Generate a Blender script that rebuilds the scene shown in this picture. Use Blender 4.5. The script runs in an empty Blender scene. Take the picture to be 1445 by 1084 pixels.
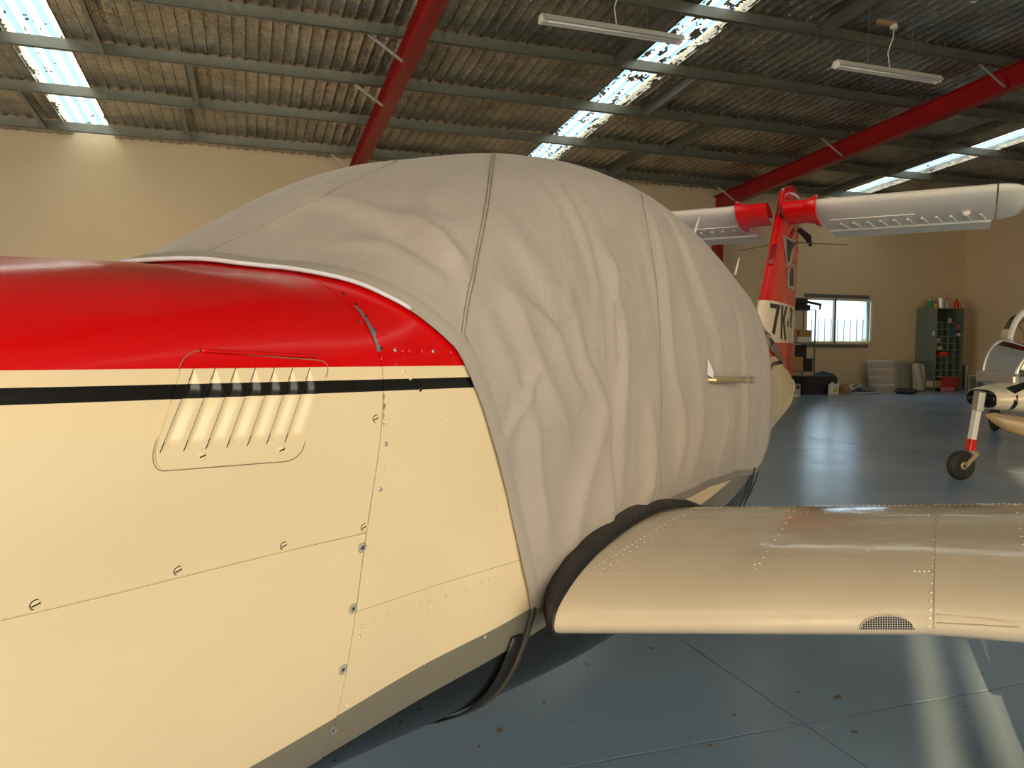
import bpy, math, random
import numpy as np
from mathutils import Vector, Matrix
from mathutils.bvhtree import BVHTree
from mathutils import noise as mnoise

random.seed(7)
rng = np.random.RandomState(7)
SC = bpy.context.scene
COL = SC.collection
PI = math.pi

# ------------------------------------------------------------------ camera
CAM_H = 1.35
FPX = 1086.0
yaw, pitch, roll = math.radians(18.9), math.radians(3.0), math.radians(0.46)
fw = Vector((math.sin(yaw)*math.cos(pitch), math.cos(yaw)*math.cos(pitch), -math.sin(pitch)))
r0 = Vector((math.cos(yaw), -math.sin(yaw), 0)); u0 = r0.cross(fw)
rt = r0*math.cos(roll) + u0*math.sin(roll)
up = -r0*math.sin(roll) + u0*math.cos(roll)
CP = Vector((0, 0, CAM_H))
cd = bpy.data.cameras.new('camera'); cam = bpy.data.objects.new('camera', cd); COL.objects.link(cam)
cd.sensor_fit = 'HORIZONTAL'; cd.sensor_width = 36; cd.lens = FPX/1445*36; cd.clip_start = 0.02; cd.clip_end = 600
cam.matrix_world = Matrix(((rt.x, up.x, -fw.x, 0), (rt.y, up.y, -fw.y, 0), (rt.z, up.z, -fw.z, CAM_H), (0, 0, 0, 1)))
SC.camera = cam

# ------------------------------------------------------------------ light and exposure
W = bpy.data.worlds.new('world'); SC.world = W; W.use_nodes = True
wn = W.node_tree.nodes; wl = W.node_tree.links
bg = wn['Background']; bg.inputs['Strength'].default_value = 9.0
tc = wn.new('ShaderNodeTexCoord'); sp = wn.new('ShaderNodeSeparateXYZ'); cr = wn.new('ShaderNodeValToRGB')
wl.new(tc.outputs['Generated'], sp.inputs[0]); wl.new(sp.outputs['Z'], cr.inputs[0]); 
_sn = wn.new('ShaderNodeVectorMath'); _sn.operation = 'DOT_PRODUCT'; _sn.inputs[1].default_value = (-0.69, -0.724, 0.0); wl.new(tc.outputs['Generated'], _sn.inputs[0])
_mr = wn.new('ShaderNodeMapRange'); _mr.inputs['From Min'].default_value = -0.3; _mr.inputs['From Max'].default_value = 0.7; wl.new(_sn.outputs['Value'], _mr.inputs['Value'])
cr2 = wn.new('ShaderNodeValToRGB'); wl.new(sp.outputs['Z'], cr2.inputs[0])
cr2.color_ramp.elements[0].position = 0.0; cr2.color_ramp.elements[0].color = (0.20, 0.26, 0.33, 1)
cr2.color_ramp.elements[1].position = 0.72; cr2.color_ramp.elements[1].color = (0.75, 0.88, 1.0, 1)
_mx = wn.new('ShaderNodeMix'); _mx.data_type = 'RGBA'; wl.new(_mr.outputs[0], _mx.inputs['Factor']); wl.new(cr2.outputs[0], _mx.inputs['A']); wl.new(cr.outputs[0], _mx.inputs['B']); wl.new(_mx.outputs['Result'], bg.inputs['Color'])
cr.color_ramp.elements[0].position = 0.0; cr.color_ramp.elements[0].color = (0.42, 0.29, 0.16, 1)
_e = cr.color_ramp.elements.new(0.32); _e.color = (0.58, 0.45, 0.29, 1)
cr.color_ramp.elements[2].position = 0.72; cr.color_ramp.elements[2].color = (0.75, 0.88, 1.0, 1)

def lamp(kind, name, loc, target, energy, color, **kw):
    l = bpy.data.lights.new(name, kind); l.energy = energy; l.color = color
    for k, v in kw.items(): setattr(l, k, v)
    o = bpy.data.objects.new(name, l); COL.objects.link(o); o.location = loc
    o.rotation_euler = (Vector(target)-Vector(loc)).to_track_quat('-Z', 'Y').to_euler()
    return o
SUN_EL = math.radians(14)
sdir = Vector((0.69*math.cos(SUN_EL), 0.724*math.cos(SUN_EL), -math.sin(SUN_EL)))
lamp('SUN', 'low_sun', (-20, -20, 10), Vector((-20, -20, 10))+sdir, 10.0, (1.0, 0.66, 0.30), angle=math.radians(0.5))
# daylight pouring in through the open hangar doorway behind the camera
lamp('AREA', 'doorway_daylight', (1.4, -7.6, 2.3), (-1.5, 12, 1.9), 178, (1.0, 0.78, 0.48), shape='RECTANGLE', size=12.0, size_y=4.2)
# added fill lamp at an invented opening in the left-hand wall
lamp('AREA', 'side_doorway_daylight', (-10.1, 8.5, 1.95), (0, 12, 2.9), 400, (1.0, 0.90, 0.76), shape='RECTANGLE', size=7.0, size_y=3.6)
SC.view_settings.view_transform = 'Standard'; SC.view_settings.look = 'None'
SC.view_settings.gamma = 1.0; SC.view_settings.exposure = 0.30; SC.view_settings.use_curve_mapping = False

# ------------------------------------------------------------------ helpers
def ray(x, y):
    return (fw*FPX + rt*(x-722.5) - up*(y-542.0)).normalized()
def at_y(x, y, Y):
    d = ray(x, y); return CP + d*(Y/d.y)
def at_z(x, y, z=0.0):
    d = ray(x, y); return CP + d*((z-CAM_H)/d.z)
def at_d(x, y, depth):
    d = ray(x, y); return CP + d*(depth/d.dot(fw))

def tag(o, label=None, cat=None, group=None, kind=None):
    if label: o['label'] = label
    if cat: o['category'] = cat
    if group: o['group'] = group
    if kind: o['kind'] = kind
    return o
def empty(name, loc=(0, 0, 0), rz=0, label=None, cat=None, group=None, parent=None):
    o = bpy.data.objects.new(name, None); COL.objects.link(o); o.location = loc; o.rotation_euler = (0, 0, rz)
    o.empty_display_size = 0.1
    if parent: o.parent = parent
    return tag(o, label, cat, group)

def lerp(a, c, s): return a+(c-a)*s
class MB:
    def __init__(s): s.v = []; s.f = []
    def add(s, vs, fs):
        n = len(s.v); s.v += [tuple(p) for p in vs]; s.f += [tuple(i+n for i in f) for f in fs]; return s
    def box(s, x0, x1, y0, y1, z0, z1):
        vs = [(x, y, z) for z in (z0, z1) for y in (y0, y1) for x in (x0, x1)]
        return s.add(vs, [(0, 2, 3, 1), (4, 5, 7, 6), (0, 1, 5, 4), (2, 6, 7, 3), (0, 4, 6, 2), (1, 3, 7, 5)])
    def obox(s, c, ax, ay, az, hx, hy, hz):
        c = Vector(c); ax, ay, az = Vector(ax)*hx, Vector(ay)*hy, Vector(az)*hz
        vs = [c+ax*i+ay*j+az*k for k in (-1, 1) for j in (-1, 1) for i in (-1, 1)]
        return s.add(vs, [(0, 2, 3, 1), (4, 5, 7, 6), (0, 1, 5, 4), (2, 6, 7, 3), (0, 4, 6, 2), (1, 3, 7, 5)])
    def bar(s, a, b, w, h, upv=(0, 0, 1)):
        a, b = Vector(a), Vector(b); d = (b-a); L = d.length; d.normalize()
        sd = d.cross(Vector(upv)); 
        if sd.length < 1e-4: sd = Vector((1, 0, 0))
        sd.normalize(); u = sd.cross(d)
        return s.obox((a+b)/2, d, sd, u, L/2, w/2, h/2)
    def tube(s, pts, r, n=8, cap=True):
        pts = [Vector(p) for p in pts]; rs = r if isinstance(r, (list, tuple)) else [r]*len(pts)
        vs = []; prev = None
        for i, p in enumerate(pts):
            d = (pts[min(i+1, len(pts)-1)]-pts[max(i-1, 0)]).normalized()
            if prev is None: a = d.orthogonal().normalized()
            else:
                a = prev - d*prev.dot(d)
                a = a.normalized() if a.length > 1e-6 else d.orthogonal().normalized()
            prev = a; b = d.cross(a)
            for k in range(n):
                t = 2*PI*k/n; vs.append(p+(a*math.cos(t)+b*math.sin(t))*rs[i])
        fs = [(i*n+k, i*n+(k+1) % n, (i+1)*n+(k+1) % n, (i+1)*n+k) for i in range(len(pts)-1) for k in range(n)]
        if cap: fs += [tuple(range(n))[::-1], tuple((len(pts)-1)*n+k for k in range(n))]
        return s.add(vs, fs)
    def lathe(s, prof, c=(0, 0, 0), n=16, axis=(0, 0, 1)):
        c = Vector(c); ax = Vector(axis).normalized(); a = ax.orthogonal().normalized(); b = ax.cross(a)
        vs = [c+ax*z+(a*math.cos(2*PI*k/n)+b*math.sin(2*PI*k/n))*r for r, z in prof for k in range(n)]
        m = len(prof)
        fs = [(i*n+k, i*n+(k+1) % n, (i+1)*n+(k+1) % n, (i+1)*n+k) for i in range(m-1) for k in range(n)]
        fs += [tuple(range(n))[::-1], tuple((m-1)*n+k for k in range(n))]
        return s.add(vs, fs)
    def poly(s, pts, off):
        """prism: polygon pts extruded by vector off"""
        n = len(pts); off = Vector(off); pts = [Vector(p) for p in pts]
        vs = pts+[p+off for p in pts]
        return s.add(vs, [tuple(range(n))[::-1], tuple(range(n, 2*n))]+[(i, (i+1) % n, n+(i+1) % n, n+i) for i in range(n)])
    def grid(s, G):
        """G: array [nu][nv] of points"""
        nu, nv = len(G), len(G[0])
        return s.add([p for row in G for p in row], [(i*nv+j, i*nv+j+1, (i+1)*nv+j+1, (i+1)*nv+j) for i in range(nu-1) for j in range(nv-1)])
    def mesh(s, name):
        m = bpy.data.meshes.new(name); m.from_pydata(s.v, [], s.f); m.update(); return m
    def build(s, name, mat, parent=None, smooth=False, bevel=0, loc=None):
        m = s.mesh(name)
        if mat: m.materials.append(mat)
        o = bpy.data.objects.new(name, m); COL.objects.link(o)
        if parent: o.parent = parent
        if loc: o.location = loc
        if smooth:
            m.polygons.foreach_set('use_smooth', [True]*len(m.polygons))
            if smooth == 'auto':
                try:
                    m.set_sharp_from_angle(angle=math.radians(38))
                except Exception: pass
        if bevel:
            b = o.modifiers.new('bevel', 'BEVEL'); b.width = bevel; b.segments = 2; b.limit_method = 'ANGLE'
        return o

def link_copy(src, parent=None, mat=None):
    c = src.copy(); COL.objects.link(c)
    if parent: c.parent = parent
    return c
def copy_tree(o, parent=None):
    c = o.copy(); COL.objects.link(c)
    if parent: c.parent = parent
    for ch in list(o.children): copy_tree(ch, c)
    return c

# ------------------------------------------------------------------ materials
def mat(name, col, rough=0.5, metal=0.0, noise=0.0, nscale=8.0, bump=0.0, bscale=40.0, coat=0.0, spec=0.5, bdist=0.01, rvar=0.0):
    m = bpy.data.materials.new(name); m.use_nodes = True; n = m.node_tree.nodes; l = m.node_tree.links
    b = n['Principled BSDF']; c = tuple(col)+(1,)
    b.inputs['Base Color'].default_value = c; b.inputs['Roughness'].default_value = rough; b.inputs['Metallic'].default_value = metal
    b.inputs['Coat Weight'].default_value = coat; b.inputs['Coat Roughness'].default_value = 0.05; b.inputs['Specular IOR Level'].default_value = spec
    tcn = n.new('ShaderNodeTexCoord')
    if noise or rvar:
        t = n.new('ShaderNodeTexNoise'); t.inputs['Scale'].default_value = nscale; t.inputs['Detail'].default_value = 6
        l.new(tcn.outputs['Object'], t.inputs['Vector'])
        if noise:
            mx = n.new('ShaderNodeMix'); mx.data_type = 'RGBA'
            mx.inputs['A'].default_value = tuple(max(0, x*(1-noise)) for x in col)+(1,); mx.inputs['B'].default_value = tuple(min(1, x*(1+noise)) for x in col)+(1,)
            l.new(t.outputs['Fac'], mx.inputs['Factor']); l.new(mx.outputs['Result'], b.inputs['Base Color'])
        if rvar:
            mr = n.new('ShaderNodeMapRange'); mr.inputs['To Min'].default_value = max(0.02, rough-rvar); mr.inputs['To Max'].default_value = rough+rvar
            l.new(t.outputs['Fac'], mr.inputs['Value']); l.new(mr.outputs[0], b.inputs['Roughness'])
    if bump:
        t = n.new('ShaderNodeTexNoise'); t.inputs['Scale'].default_value = bscale; t.inputs['Detail'].default_value = 5
        l.new(tcn.outputs['Object'], t.inputs['Vector'])
        bp = n.new('ShaderNodeBump'); bp.inputs['Strength'].default_value = bump; bp.inputs['Distance'].default_value = bdist
        l.new(t.outputs['Fac'], bp.inputs['Height']); l.new(bp.outputs[0], b.inputs['Normal'])
    return m

CREAM = (0.76, 0.645, 0.42); RED = (0.60, 0.001, 0.002); BLACK = (0.008, 0.008, 0.008); GREY = (0.19, 0.18, 0.14)
M = {}
M['cream'] = mat('cream_paint', CREAM, 0.28, spec=0.5, coat=0.3)
M['red'] = mat('red_paint', RED, 0.22, coat=0.5)
M['white'] = mat('white_paint', (0.74, 0.73, 0.70), 0.3, noise=0.05, coat=0.2)
M['black'] = mat('black_paint', BLACK, 0.25)
M['grey'] = mat('grey_paint', GREY, 0.35)
M['dark'] = mat('dark_gap', (0.01, 0.008, 0.007), 0.9)
M['rubber'] = mat('black_rubber', (0.012, 0.012, 0.013), 0.45, bump=0.3, bscale=60)
M['tyre'] = mat('tyre_rubber', (0.02, 0.02, 0.022), 0.7, noise=0.4, nscale=20)
M['steel'] = mat('galvanised_steel', (0.20, 0.205, 0.18), 0.38, 0.7, noise=0.25, nscale=6, rvar=0.1)
M['alu'] = mat('bare_aluminium', (0.55, 0.55, 0.55), 0.35, 0.9, noise=0.15, nscale=12)
M['washer'] = mat('grey_washer_steel', (0.30, 0.33, 0.34), 0.4, 0.5)
M['brass'] = mat('brass_tube', (0.55, 0.45, 0.28), 0.35, 0.7)
M['beam'] = mat('red_oxide_beam_paint', (0.26, 0.006, 0.008), 0.35, noise=0.15, nscale=2)
M['plastic_black'] = mat('black_plastic', (0.012, 0.013, 0.018), 0.4)
M['cabinet'] = mat('green_grey_enamel', (0.13, 0.17, 0.14), 0.4, noise=0.1, nscale=3)
M['card'] = mat('brown_cardboard', (0.34, 0.21, 0.09), 0.8, noise=0.15)
M['paper'] = mat('white_card', (0.6, 0.6, 0.58), 0.7, noise=0.1)
M['blue'] = mat('navy_fabric', (0.02, 0.05, 0.12), 0.7, bump=0.4, bscale=10, bdist=0.03)
M['bluebox'] = mat('blue_plastic', (0.01, 0.04, 0.30), 0.4)
M['green'] = mat('green_plastic', (0.01, 0.22, 0.14), 0.4)
M['yellow'] = mat('yellow_plastic', (0.6, 0.38, 0.02), 0.45)
M['redcloth'] = mat('red_cloth', (0.30, 0.02, 0.02), 0.8, noise=0.2, bump=0.4, bscale=14, bdist=0.02)
M['pink'] = mat('pink_plastic', (0.55, 0.12, 0.2), 0.5)
M['leaf'] = mat('dry_leaf', (0.16, 0.09, 0.04), 0.8, noise=0.5, nscale=60)
M['lampwhite'] = mat('lamp_enamel', (0.72, 0.68, 0.62), 0.4)
M['tan'] = mat('varnished_tan', (0.36, 0.27, 0.15), 0.25, noise=0.25, nscale=6)
M['braid'] = mat('white_braid', (0.68, 0.74, 0.86), 0.8, bump=0.8, bscale=300, bdist=0.003)
M['doorgap'] = mat('door_edge_shadow_gap', (.30, .24, .14), .5)
M['tin'] = mat('tin_can', (0.5, 0.5, 0.5), 0.35, 0.6)

def aircraft_paint():
    m = bpy.data.materials.new('aircraft_livery_paint'); m.use_nodes = True; n = m.node_tree.nodes; l = m.node_tree.links
    b = n['Principled BSDF']; b.inputs['Roughness'].default_value = 0.24; b.inputs['Specular IOR Level'].default_value = 0.38; b.inputs['Coat Weight'].default_value = 0.12; b.inputs['Coat Roughness'].default_value = 0.06
    t = n.new('ShaderNodeTexCoord'); s = n.new('ShaderNodeSeparateXYZ'); l.new(t.outputs['Object'], s.inputs[0])
    def mth(op, a, c, cl=False):
        k = n.new('ShaderNodeMath'); k.operation = op; k.use_clamp = cl
        for i, v in enumerate((a, c)):
            if v is None: continue
            if isinstance(v, (int, float)): k.inputs[i].default_value = v
            else: l.new(v, k.inputs[i])
        return k.outputs[0]
    X, Z = s.outputs['X'], s.outputs['Z']
    def above(c0, c1):      # z > c0 + c1*u
        return mth('GREATER_THAN', mth('SUBTRACT', Z, mth('MULTIPLY', mth('MINIMUM', X, 3.6), c1)), c0)
    def mix(fac, a, bcol):
        k = n.new('ShaderNodeMix'); k.data_type = 'RGBA'; l.new(fac, k.inputs['Factor'])
        if isinstance(a, tuple): k.inputs['A'].default_value = a+(1,)
        else: l.new(a, k.inputs['A'])
        k.inputs['B'].default_value = bcol+(1,); return k.outputs['Result']
    nz = n.new('ShaderNodeTexNoise'); nz.inputs['Scale'].default_value = 3; nz.inputs['Detail'].default_value = 4; l.new(t.outputs['Object'], nz.inputs['Vector'])
    base = n.new('ShaderNodeMix'); base.data_type = 'RGBA'; l.new(nz.outputs['Fac'], base.inputs['Factor'])
    base.inputs['A'].default_value = tuple(c*0.96 for c in CREAM)+(1,); base.inputs['B'].default_value = tuple(min(1, c*1.03) for c in CREAM)+(1,)
    fore = mth('LESS_THAN', X, 3.95)
    stripe = mth('MULTIPLY', above(1.287, -0.0205), mth('SUBTRACT', 1.0, above(1.3045, -0.0175)))
    red = mth('MULTIPLY', above(1.3215, -0.0125), mth('MAXIMUM', mth('LESS_THAN', X, 3.0), mth('LESS_THAN', Z, 1.325)))
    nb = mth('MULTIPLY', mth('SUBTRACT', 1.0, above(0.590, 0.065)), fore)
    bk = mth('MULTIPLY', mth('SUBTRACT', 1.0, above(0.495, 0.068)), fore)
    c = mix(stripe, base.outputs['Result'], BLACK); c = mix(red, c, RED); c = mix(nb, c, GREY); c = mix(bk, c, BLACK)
    l.new(c, b.inputs['Base Color'])
    # faint oil-canning of the thin skins
    w = n.new('ShaderNodeTexNoise'); w.inputs['Scale'].default_value = 4.0; w.inputs['Detail'].default_value = 1; l.new(t.outputs['Object'], w.inputs['Vector'])
    bp = n.new('ShaderNodeBump'); bp.inputs['Strength'].default_value = 0.25; bp.inputs['Distance'].default_value = 0.02; l.new(w.outputs['Fac'], bp.inputs['Height']); l.new(bp.outputs[0], b.inputs['Normal'])
    return m
M['paint'] = aircraft_paint()

def canvas_mat():
    m = mat('grey_canvas', (0.38, 0.35, 0.325), 0.85, noise=0.10, nscale=5, spec=0.25)
    n = m.node_tree.nodes; l = m.node_tree.links; b = n['Principled BSDF']
    t = n.new('ShaderNodeTexCoord')
    g = n.new('ShaderNodeTexNoise'); g.inputs['Scale'].default_value = 9; g.inputs['Detail'].default_value = 4; g.inputs['Distortion'].default_value = 1.0
    w = n.new('ShaderNodeTexNoise'); w.inputs['Scale'].default_value = 420; w.inputs['Detail'].default_value = 2
    l.new(t.outputs['Object'], g.inputs['Vector']); l.new(t.outputs['Object'], w.inputs['Vector'])
    b1 = n.new('ShaderNodeBump'); b1.inputs['Strength'].default_value = 0.35; b1.inputs['Distance'].default_value = 0.02; l.new(g.outputs['Fac'], b1.inputs['Height'])
    b2 = n.new('ShaderNodeBump'); b2.inputs['Strength'].default_value = 0.35; b2.inputs['Distance'].default_value = 0.001; l.new(w.outputs['Fac'], b2.inputs['Height'])
    l.new(b1.outputs[0], b2.inputs['Normal']); l.new(b2.outputs[0], b.inputs['Normal'])
    b.inputs['Sheen Weight'].default_value = 0.15
    return m
M['canvas'] = canvas_mat()
M['strapweb'] = mat('dark_webbing', (.06, .05, .04), .7)
M['binding'] = mat('canvas_binding', (0.24, 0.225, 0.20), 0.85, bump=0.6, bscale=350, bdist=0.002)
M['seam'] = mat('canvas_seam', (0.36, 0.34, 0.30), 0.85, bump=0.6, bscale=350, bdist=0.002)

def floor_mat():
    m = mat('painted_concrete', (0.19, 0.215, 0.235), 0.26, spec=0.42)
    n = m.node_tree.nodes; l = m.node_tree.links; b = n['Principled BSDF']
    t = n.new('ShaderNodeTexCoord')
    def nz(sc, det, dist=0):
        k = n.new('ShaderNodeTexNoise'); k.inputs['Scale'].default_value = sc; k.inputs['Detail'].default_value = det; k.inputs['Distortion'].default_value = dist
        l.new(t.outputs['Object'], k.inputs['Vector']); return k.outputs['Fac']
    a = nz(0.8, 4, 0.2); r = n.new('ShaderNodeValToRGB'); l.new(a, r.inputs[0])
    r.color_ramp.elements[0].position = 0.3; r.color_ramp.elements[0].color = (0.19, 0.285, 0.40, 1)
    r.color_ramp.elements[1].position = 0.7; r.color_ramp.elements[1].color = (0.25, 0.365, 0.51, 1)
    s = nz(38, 6, 0.2); r2 = n.new('ShaderNodeValToRGB'); l.new(s, r2.inputs[0])
    r2.color_ramp.elements[0].position = 0.68; r2.color_ramp.elements[0].color = (0, 0, 0, 1); r2.color_ramp.elements[1].position = 0.74; r2.color_ramp.elements[1].color = (1, 1, 1, 1)
    mx = n.new('ShaderNodeMix'); mx.data_type = 'RGBA'; l.new(r2.outputs[0], mx.inputs['Factor']); l.new(r.outputs[0], mx.inputs['A']); mx.inputs['B'].default_value = (0.10, 0.095, 0.08, 1)
    l.new(mx.outputs['Result'], b.inputs['Base Color'])
    mr = n.new('ShaderNodeMapRange'); mr.inputs['To Min'].default_value = 0.17; mr.inputs['To Max'].default_value = 0.30; l.new(nz(1.5, 3, 0.2), mr.inputs[0]); l.new(mr.outputs[0], b.inputs['Roughness'])
    bp = n.new('ShaderNodeBump'); bp.inputs['Strength'].default_value = 0.15; bp.inputs['Distance'].default_value = 0.002; l.new(nz(10, 4), bp.inputs['Height']); l.new(bp.outputs[0], b.inputs['Normal'])
    return m
M['floor'] = floor_mat()

def wall_mat():
    m = mat('cream_wall_paint', (0.60, 0.485, 0.32), 0.5, noise=0.06, nscale=0.6, spec=0.4)
    n = m.node_tree.nodes; l = m.node_tree.links; b = n['Principled BSDF']
    t = n.new('ShaderNodeTexCoord'); k = n.new('ShaderNodeTexNoise'); k.inputs['Scale'].default_value = 1.1; k.inputs['Detail'].default_value = 7
    l.new(t.outputs['Object'], k.inputs['Vector'])
    bp = n.new('ShaderNodeBump'); bp.inputs['Strength'].default_value = 0.3; bp.inputs['Distance'].default_value = 0.03; l.new(k.outputs['Fac'], bp.inputs['Height']); l.new(bp.outputs[0], b.inputs['Normal'])
    return m
M['wall'] = wall_mat()

def foil_mat():
    m = mat('silver_foil_insulation', (0.48, 0.45, 0.39), 0.27, 0.92)
    n = m.node_tree.nodes; l = m.node_tree.links; b = n['Principled BSDF']
    t = n.new('ShaderNodeTexCoord')
    mp = n.new('ShaderNodeMapping'); mp.inputs['Scale'].default_value = (1.6, 1, 1); l.new(t.outputs['Object'], mp.inputs[0])
    k = n.new('ShaderNodeTexNoise'); k.inputs['Scale'].default_value = 7.5; k.inputs['Detail'].default_value = 5; k.inputs['Distortion'].default_value = 1.2; l.new(mp.outputs[0], k.inputs['Vector'])
    bp = n.new('ShaderNodeBump'); bp.inputs['Strength'].default_value = 0.75; bp.inputs['Distance'].default_value = 0.05; l.new(k.outputs['Fac'], bp.inputs['Height']); l.new(bp.outputs[0], b.inputs['Normal'])
    k2 = n.new('ShaderNodeTexNoise'); k2.inputs['Scale'].default_value = 1.4; k2.inputs['Detail'].default_value = 6; l.new(t.outputs['Object'], k2.inputs['Vector'])
    r = n.new('ShaderNodeValToRGB'); l.new(k2.outputs['Fac'], r.inputs[0])
    r.color_ramp.elements[0].position = 0.3; r.color_ramp.elements[0].color = (0.30, 0.275, 0.23, 1); r.color_ramp.elements[1].position = 0.7; r.color_ramp.elements[1].color = (0.62, 0.57, 0.48, 1)
    sx = n.new('ShaderNodeSeparateXYZ'); l.new(t.outputs['Object'], sx.inputs[0])
    pp = n.new('ShaderNodeMath'); pp.operation = 'PINGPONG'; pp.inputs[1].default_value = 0.1; l.new(sx.outputs['X'], pp.inputs[0])
    lt = n.new('ShaderNodeMath'); lt.operation = 'LESS_THAN'; lt.inputs[1].default_value = 0.006; l.new(pp.outputs[0], lt.inputs[0])
    mx = n.new('ShaderNodeMix'); mx.data_type = 'RGBA'; l.new(lt.outputs[0], mx.inputs['Factor']); l.new(r.outputs[0], mx.inputs['A']); mx.inputs['B'].default_value = (.08, .07, .055, 1)
    l.new(mx.outputs['Result'], b.inputs['Base Color'])
    return m
M['foil'] = foil_mat()

def skylight_mat(period, x0):
    m = bpy.data.materials.new('translucent_roof_sheet'); m.use_nodes = True; n = m.node_tree.nodes; l = m.node_tree.links
    for k in list(n): n.remove(k)
    out = n.new('ShaderNodeOutputMaterial'); tr = n.new('ShaderNodeBsdfTranslucent'); df = n.new('ShaderNodeBsdfDiffuse'); mx = n.new('ShaderNodeMixShader'); mx.inputs[0].default_value = 0.05
    df.inputs[0].default_value = (0.6, 0.6, 0.55, 1)
    t = n.new('ShaderNodeTexCoord'); s = n.new('ShaderNodeSeparateXYZ'); l.new(t.outputs['Object'], s.inputs[0])
    a = n.new('ShaderNodeMath'); a.operation = 'MULTIPLY'; a.inputs[1].default_value = 2*PI/period; l.new(s.outputs['X'], a.inputs[0])
    b = n.new('ShaderNodeMath'); b.operation = 'SINE'; l.new(a.outputs[0], b.inputs[0])
    r = n.new('ShaderNodeValToRGB'); mr = n.new('ShaderNodeMapRange'); mr.inputs['From Min'].default_value = -1; l.new(b.outputs[0], mr.inputs[0]); l.new(mr.outputs[0], r.inputs[0])
    r.color_ramp.elements[0].position = 0.45; r.color_ramp.elements[0].color = (0.11, 0.155, 0.185, 1); r.color_ramp.elements[1].position = 0.6; r.color_ramp.elements[1].color = (0.46, 0.39, 0.26, 1)
    l.new(r.outputs[0], tr.inputs[0]); l.new(tr.outputs[0], mx.inputs[1]); l.new(df.outputs[0], mx.inputs[2]); l.new(mx.outputs[0], out.inputs[0])
    return m
SKY_P = 0.24
M['skylight'] = skylight_mat(SKY_P, 0)

def glass_mat(name, tint=(0.9, 0.95, 0.95), rough=0.03, alpha=0.2):
    m = bpy.data.materials.new(name); m.use_nodes = True; n = m.node_tree.nodes; l = m.node_tree.links
    for k in list(n): n.remove(k)
    out = n.new('ShaderNodeOutputMaterial'); tr = n.new('ShaderNodeBsdfTransparent'); gl = n.new('ShaderNodeBsdfGlossy'); mx = n.new('ShaderNodeMixShader'); fr = n.new('ShaderNodeFresnel')
    fr.inputs[0].default_value = 1.45; tr.inputs[0].default_value = tuple(tint)+(1,); gl.inputs['Roughness'].default_value = rough
    ad = n.new('ShaderNodeMath'); ad.operation = 'ADD'; ad.inputs[1].default_value = alpha; ad.use_clamp = True
    l.new(fr.outputs[0], ad.inputs[0]); l.new(ad.outputs[0], mx.inputs[0]); l.new(tr.outputs[0], mx.inputs[1]); l.new(gl.outputs[0], mx.inputs[2]); l.new(mx.outputs[0], out.inputs[0])
    return m
M['glass'] = glass_mat('window_glass', alpha=0.02)
M['perspex'] = glass_mat('canopy_perspex', (0.55, 0.58, 0.58), 0.05, 0.25)
M['rearglass'] = glass_mat('rear_window_perspex', (0.5, 0.55, 0.6), 0.02, 0.45)

# ================================================================== SETTING
YW = 19.1; XR = 22.1; XL = -9.6; YF = -7.0; ZE = 5.70; SL = math.tan(math.radians(4.3))
def roof_z(Y, off=0.0): return ZE + off + SL*(YW-Y)
def struct(o): o['kind'] = 'structure'; return o

# floor: slabs with open joints
fl = struct(MB().box(XL-.2, XR+.2, YF-3, YW+.2, -0.30, -0.012).build('floor', M['dark']))
XS = [XL-.2, -4.13, 1.867, 7.87, 13.87, 19.87, XR+.2]; YS = [YF-3, -3.8, 2.20, 8.2, 14.2, YW+.2]
for i in range(len(XS)-1):
    for j in range(len(YS)-1):
        g = 0.003
        # slightly ragged edges to the joint
        b = MB(); x0, x1, y0, y1 = XS[i]+g, XS[i+1]-g, YS[j]+g, YS[j+1]-g
        ed = []
        n = 50
        for k in range(n): ed.append((x0+(x1-x0)*k/n, y0))
        for k in range(n): ed.append((x1, y0+(y1-y0)*k/n))
        for k in range(n): ed.append((x1-(x1-x0)*k/n, y1))
        for k in range(n): ed.append((x0, y1-(y1-y0)*k/n))
        pts = []
        for (x, y) in ed:
            q = random.random()**6*0.006
            pts.append((min(max(x, x0+q), x1-q), min(max(y, y0+q), y1-q), -0.012))
        b.poly(pts, (0, 0, 0.012)); b.build('concrete_slab', M['floor'], fl)

def wall_with_hole(name, axis, pos, a0, a1, z0, z1, hole, th):
    b = MB()
    def bx(p0, p1, q0, q1):
        if p1-p0 < 1e-4 or q1-q0 < 1e-4: return
        if axis == 'y': b.box(p0, p1, min(pos, pos+th), max(pos, pos+th), q0, q1)
        else: b.box(min(pos, pos+th), max(pos, pos+th), p0, p1, q0, q1)
    if hole:
        h0, h1, k0, k1 = hole
        bx(a0, h0, z0, z1); bx(h1, a1, z0, z1); bx(h0, h1, z0, k0); bx(h0, h1, k1, z1)
    else: bx(a0, a1, z0, z1)
    return struct(b.build(name, M['wall']))
WX0, WX1, WZ0, WZ1 = 15.85, 18.35, 1.44, 2.80
wall_with_hole('wall_back', 'y', YW, XL-.2, XR+.2, 0, ZE+0.25, (WX0, WX1, WZ0, WZ1), 0.2)
b = MB(); b.poly([(XR, YF-.5, 0), (XR, YW+.2, 0), (XR, YW+.2, roof_z(YW+.2)+.1), (XR, YF-.5, roof_z(YF-.5)+.1)], (0.2, 0, 0)); struct(b.build('wall_right', M['wall']))
b = MB()
for (ya, yb, zlo) in ((YF-.5, 5.0, 0), (5.0, 12.0, 3.8), (12.0, YW+.2, 0)):  # middle span leaves an invented opening for the added fill lamp
    b.poly([(XL, ya, zlo), (XL, yb, zlo), (XL, yb, roof_z(yb)+.25), (XL, ya, roof_z(ya)+.25)], (-0.2, 0, 0))
struct(b.build('wall_left', M['wall']))
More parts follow.
